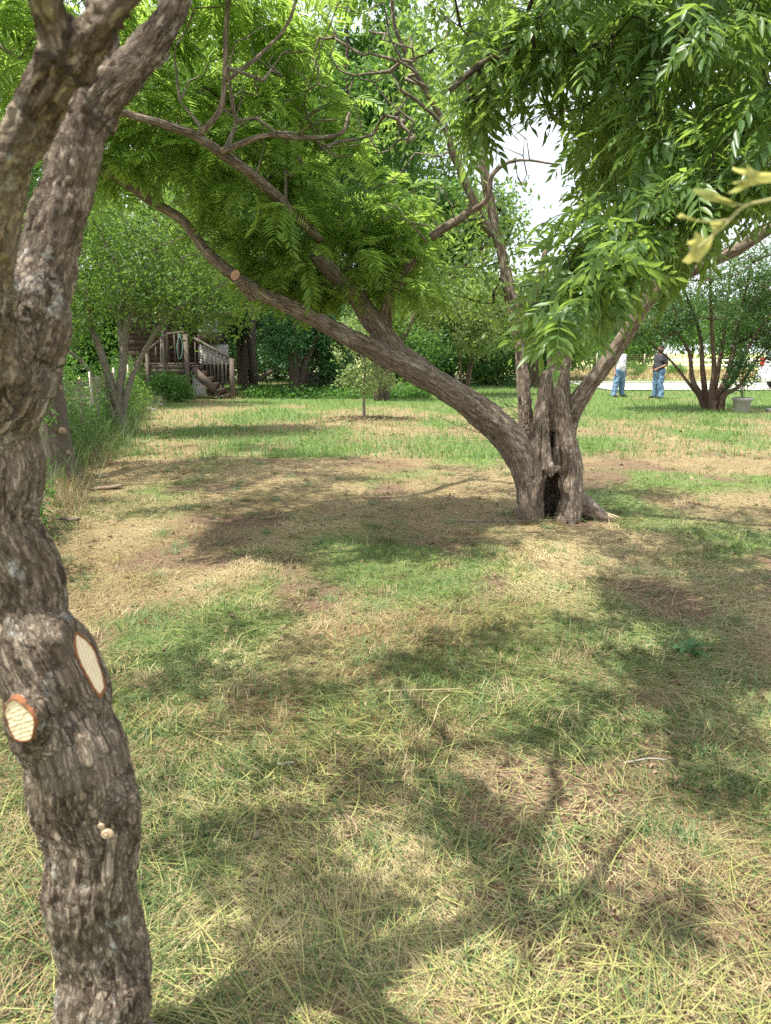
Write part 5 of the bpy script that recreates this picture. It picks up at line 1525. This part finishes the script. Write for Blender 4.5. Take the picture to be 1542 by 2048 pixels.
# ------------------------------------------------------------------ car at the right edge
def car():
    g = G(1548, 783); t = thing('parked_car', 'white car with red tail lamp on the road, cut by the right edge', 'car', (g[0] + 2.35, g[1] + 1.2, .05), math.radians(14))
    paint = plain('white_car_paint', (0.75, 0.76, 0.78), (0.73, 0.74, 0.76), 2, .25, 0, 0, .6)
    glass = plain('dark_glass', (0.02, 0.025, 0.03), None, 2, .08, 0, 0, .8)
    rub = plain('tyre_rubber', (0.025, 0.025, 0.025)); rim = plain('alloy', (0.5, 0.5, 0.52), None, 5, .35, .9); red = plain('red_lens', (0.5, 0.015, 0.012), None, 5, .2); blk = M['dark']
    prof = [(-2.2, .42), (-2.25, .75), (-2.18, 1.02), (-2.0, 1.38), (-1.75, 1.60), (-.3, 1.64), (.5, 1.52), (1.1, 1.10), (1.9, 1.0), (2.2, .82), (2.25, .45), (1.9, .30), (-1.9, .30)]
    V = []
    secs = [(-.86, .93), (-.80, 1.0), (-.4, 1.02), (.4, 1.02), (.80, 1.0), (.86, .93)]
    n = len(prof)
    for yy, s in secs:
        for x_, z_ in prof:
            ww = yy * (1 - .16 * max(0, (z_ - .95) / .7))
            V.append([x_ * (.97 if abs(yy) > .85 else 1), ww, .3 + (z_ - .3) * (s if abs(yy) < .85 else .97)])
    F4 = [[a * n + i, a * n + (i + 1) % n, (a + 1) * n + (i + 1) % n, (a + 1) * n + i] for a in range(5) for i in range(n)]
    me = mesh_np('body', np.array(V), [np.array(F4), np.array([list(range(n))[::-1]]), np.array([list(range(5 * n, 6 * n))])], None, False)
    o = link('body', me, paint, t); bv = o.modifiers.new('bevel', 'BEVEL'); bv.width = .05; bv.segments = 3
    for s in (-1, 1):
        q = [(-1.7, 1.08), (-1.62, 1.48), (-.35, 1.54), (.4, 1.44), (.85, 1.10)]
        for i in range(4 - 1):
            pass
        for a, bq in (((-1.72, -1.65, -1.05, -1.05), (1.08, 1.46, 1.5, 1.08)), ((-.98, -.98, -.12, -.12), (1.08, 1.51, 1.53, 1.08)), ((-.05, -.05, .42, .86), (1.08, 1.53, 1.42, 1.10))):
            V = [[x_, s * (.872 - .137 * (z_ - .95) / .7 + .008), z_] for x_, z_ in zip(a, bq)] + [[x_, s * (.872 - .137 * (z_ - .95) / .7 - .03), z_] for x_, z_ in zip(a, bq)]
            mb = MB(); mb.add(np.array(V), np.array([[0, 1, 2, 3], [7, 6, 5, 4], [0, 4, 5, 1], [1, 5, 6, 2], [2, 6, 7, 3], [3, 7, 4, 0]])); mb.build('side_window', glass, t)
        mb = MB(); mb.box((-2.16, s * .66, 1.10), (.12, .2, .36)); mb.build('tail_lamp', red, t)
        mb = MB(); mb.box((2.14, s * .6, .74), (.14, .34, .16)); mb.build('headlight', rim, t)
        mb = MB(); mb.box((.75, s * .96, 1.12), (.1, .16, .12)); mb.build('mirror', paint, t)
        for x_ in (-1.38, 1.38):
            mb = MB(); mb.tube(np.array([[x_, s * .66, .33], [x_, s * .68, .33], [x_, s * .88, .33], [x_, s * .9, .33]]), [.29, .335, .335, .30], 24); w_ = mb.build('wheel', rub, t)
            mb = MB(); mb.tube(np.array([[x_, s * .86, .33], [x_, s * .905, .33]]), [.2, .19], 20); mb.build('rim', rim, w_)
    mb = MB(); mb.box((-2.03, 0, 1.32), (.05, 1.2, .36), np.array([[.95, 0, .3], [0, 1, 0], [-.3, 0, .95]])); mb.build('rear_window', glass, t)
    mb = MB(); mb.box((.86, 0, 1.32), (.05, 1.25, .5), frame((0, 1, 0), (-.75, 0, .65)) @ np.array([[0, 0, 1], [0, 1, 0], [-1, 0, 0]])); mb.build('windscreen', glass, t)
    for x_ in (-2.24, 2.24):
        mb = MB(); mb.box((x_, 0, .5), (.16, 1.62, .2)); mb.build('bumper', paint, t)
car()

# ------------------------------------------------------------------ small things
def plank(px, py, L_, w_, az, label, tilt=0.03, mt='oldwood'):
    g = G(px, py); mb = MB()
    k = 9; P = np.linspace(-L_ / 2, L_ / 2, k)
    V = []
    for i, x_ in enumerate(P):
        j = (w_ / 2) * (1 - .4 * (i in (0, k - 1))) + rng.uniform(-.006, .006)
        for yy, zz in ((-j, 0), (j, 0), (j, .022), (-j, .022)): V.append([x_ + rng.uniform(-.006, .006), yy, zz + .004 * math.sin(i)])
    F = [[a * 4 + i, a * 4 + (i + 1) % 4, (a + 1) * 4 + (i + 1) % 4, (a + 1) * 4 + i] for a in range(k - 1) for i in range(4)] + [[3, 2, 1, 0], [(k - 1) * 4 + q for q in range(4)]]
    mb.add(np.array(V), np.array(F)); o = mb.build('plank', M[mt]); o.location = (g[0], g[1], gz(g[0], g[1]) + .015); o.rotation_euler = (rng.uniform(-.05, .05), tilt, az)
    tag(o, label, 'plank')
M['palewood'] = plain('bark_slab', (0.34, 0.26, 0.18), (0.2, 0.14, 0.1), 14, .9, 0, .6, .2, (1, 4, 1))
plank(214, 980, .34, .13, .45, 'short weathered plank lying on dry straw near the fence', -.06, 'palewood')
plank(140, 1046, .2, .05, -.2, 'narrow dark plank scrap in the weeds beside the foreground trunk', .02)
def rock(px, py, r, label, c=(0.42, 0.38, 0.33)):
    g = G(px, py)
    d = rnd_dirs(1)[0]
    V, F = surface([(cap((-.5 * r, 0, .2 * r, .55 * r), (.4 * r, .1 * r, .15 * r, .6 * r)), None)], r * .14, r * .2)
    V = V + (fbm(V / r * 1.6 + px, 3, 4)[:, None] - .5) * r * .7
    V[:, 2] *= .7
    o = link('rock', mesh_np('rock', V, F, None, False), plain('rock_%d' % px, c, tuple(x * .6 for x in c), 18, .9, 0, .5)); o.location = (g[0], g[1], gz(g[0], g[1]))
    tag(o, label, 'rock')
rock(300, 822, .17, 'pale grey stone among straw in front of the porch bush')
rock(318, 812, .12, 'smaller pale stone just behind the larger grey one')
rock(205, 955, .07, 'small tan stone beside the fence weeds', (0.4, 0.3, 0.18))
rock(228, 930, .07, 'reddish brown stone half buried near the fence', (0.25, 0.13, 0.09))
M['palestick'] = plain('bleached_stick', (0.36, 0.33, 0.28), (0.22, 0.19, 0.15), 60)
def stick(px, py, L_, r, az, label, mt, z=.02, curve=.05):
    g = G(px, py); d = np.array([math.cos(az), math.sin(az), 0]); s = np.array([-d[1], d[0], 0])
    P = catmull([d * L_ * u + s * curve * math.sin(u * 3 + px) + [0, 0, .01 * math.sin(u * 4)] for u in (-.5, -.2, .15, .5)], 4)
    mb = MB(); mb.tube(P, np.linspace(r, r * .5, len(P)), 6); o = mb.build('stick', M[mt], None, True); o.location = (g[0], g[1], gz(g[0], g[1]) + z); tag(o, label, 'stick')
stick(690, 1925, .30, .0035, 1.0, 'dark thin dead stick lying at the bottom centre of the grass', 'bark_grey')
stick(572, 1538, .07, .006, -.35, 'short white stick in the grass left of centre', 'palestick', .03, .0)
stick(1290, 1532, .16, .004, .05, 'pale bleached stick in the grass on the right', 'palestick', .03, .02)
stick(845, 1398, .34, .004, .25, 'tan dry stalk lying in the middle of the yard', 'straw', .04)
stick(880, 1440, .30, .004, .9, 'slanting tan stalk just below the middle of the yard', 'straw', .04)
stick(690, 1660, .08, .005, 1.1, 'small curled brown stick under the bright stems', 'litter', .03)
stick(1040, 1010 + 33, 1.15, .006, .06, 'long thin pale twig on the ground across the foot of the hollow tree', 'bark_stem', .03, .05)
stick(640, 1880, .25, .003, 1.4, 'upright thin brown twig near the bottom centre', 'bark_grey')
stick(945, 885, 1.2, .006, .25, 'yellowish stalk lying on the sunlit straw left of the hollow tree', 'straw', .05)
stick(1440, 868, .5, .01, 1.5, 'pale dry stalk standing in the far straw on the right', 'straw', .1)
# broad leaved weed
def weed(px, py, n, L_, label, mt='pecan', wd=.34):
    g = G(px, py); t = thing('weed', label, 'weed', (g[0], g[1], gz(g[0], g[1])))
    for i in range(n):
        a = i * 2.4 + rng.uniform(-.3, .3); el = rng.uniform(.25, .9); l = L_ * rng.uniform(.6, 1.1)
        V, F = T_leaflet(wd); V = V * l
        V[:, 2] -= (V[:, 1] / l) ** 2 * l * .25
        R = frame((math.cos(a) * math.cos(el), math.sin(a) * math.cos(el), math.sin(el)))
        V = V @ R.T + [0, 0, .015]
        link('leaf', mesh_np('leaf', V, F, {'rnd': np.full(len(V), rng.random())}), M[mt], t)
weed(1372, 1312, 11, .13, 'broad leaved green weed rosette standing in the grass on the right', 'blue')
weed(1160, 1040, 6, .07, 'little green weed at the right foot of the hollow tree', 'mid')
weed(340, 805, 7, .3, 'leafy green weed in front of the bush by the porch', 'mid')
weed(325, 878, 6, .15, 'small leafy weed in the straw left of centre', 'mid')
# twig tangle beside the hollow tree
mb = MB()
c = W(1000, 830, 7.35)
for k in range(26):
    a0 = W(rng.uniform(1000, 1075), rng.uniform(800, 870), 7.3 + rng.uniform(-.2, .2)); 
    ang = rng.uniform(1.6, 3.4); L_ = rng.uniform(.25, .8)
    P = [a0]
    for q in range(6):
        ang += rng.normal() * .35; P.append(P[-1] + np.array([math.cos(ang), rng.normal() * .2, math.sin(ang) * .6]) * L_ / 6)
    mb.tube(catmull(P, 3), np.linspace(.0035, .0015, 19), 3, False)
o = mb.build('twig_tangle', M['bark_stem'], None, True, 'stuff')
# yellowing leaf twig close to the camera at the right
def near_twig():
    Y = .82
    t = thing('yellowing_twig', 'out of focus yellow green twig with lobed leaves entering from the right edge', 'twig', tuple(W(1560, 395, Y)))
    B = W(1560, 395, Y)
    def Lp(px, py, dy=0): return W(px, py, Y + dy) - B
    mb = MB()
    mb.tube(catmull([Lp(1700, 330, .02), Lp(1560, 393), Lp(1490, 412), Lp(1450, 450), Lp(1415, 480), Lp(1390, 500)], 4), np.linspace(.0022, .0012, 21), 6)
    mb.tube(catmull([Lp(1465, 438), Lp(1430, 443), Lp(1395, 442), Lp(1362, 434)], 4), np.linspace(.0014, .001, 13), 5)
    mb.tube(catmull([Lp(1492, 412), Lp(1470, 407), Lp(1450, 398)], 3), .0012, 5)
    mb.build('stem', M['twiggreen'], t, True)
    def lobed(pts, lab=None):
        """outline in px -> leaf with thickness by folding along its axis"""
        c_ = np.mean(pts, axis=0); V = [Lp(c_[0], c_[1], .004)]
        for i, (a_, b_) in enumerate(pts): V.append(Lp(a_, b_, -.006 * math.sin(i * 1.3)))
        n_ = len(pts)
        link('leaf', mesh_np('leaf', np.array(V), np.array([[0, 1 + i, 1 + (i + 1) % n_] for i in range(n_)]), {'rnd': np.full(n_ + 1, rng.random())}), M['yellowleaf'], t)
    lobed([(1478, 412), (1460, 400), (1440, 392), (1425, 382), (1408, 378), (1388, 377), (1386, 384), (1400, 392), (1412, 402), (1432, 404), (1452, 408), (1466, 414)])
    lobed([(1428, 470), (1424, 482), (1420, 497), (1405, 515), (1398, 526), (1388, 522), (1378, 528), (1364, 522), (1376, 510), (1382, 495), (1374, 484), (1390, 478), (1390, 462), (1402, 470), (1410, 478)])
    lobed([(1560, 348), (1542, 346), (1520, 344), (1504, 338), (1495, 328), (1492, 338), (1478, 338), (1465, 334), (1466, 340), (1484, 346), (1500, 352), (1492, 362), (1464, 366), (1480, 370), (1470, 380), (1454, 388), (1476, 384), (1500, 372), (1530, 366), (1565, 362)])
    lobed([(1452, 446), (1440, 444), (1420, 446), (1424, 458), (1426, 472), (1436, 462), (1446, 456)])
    lobed([(1395, 440), (1376, 434), (1362, 426), (1354, 434), (1366, 438), (1380, 441)])
near_twig()
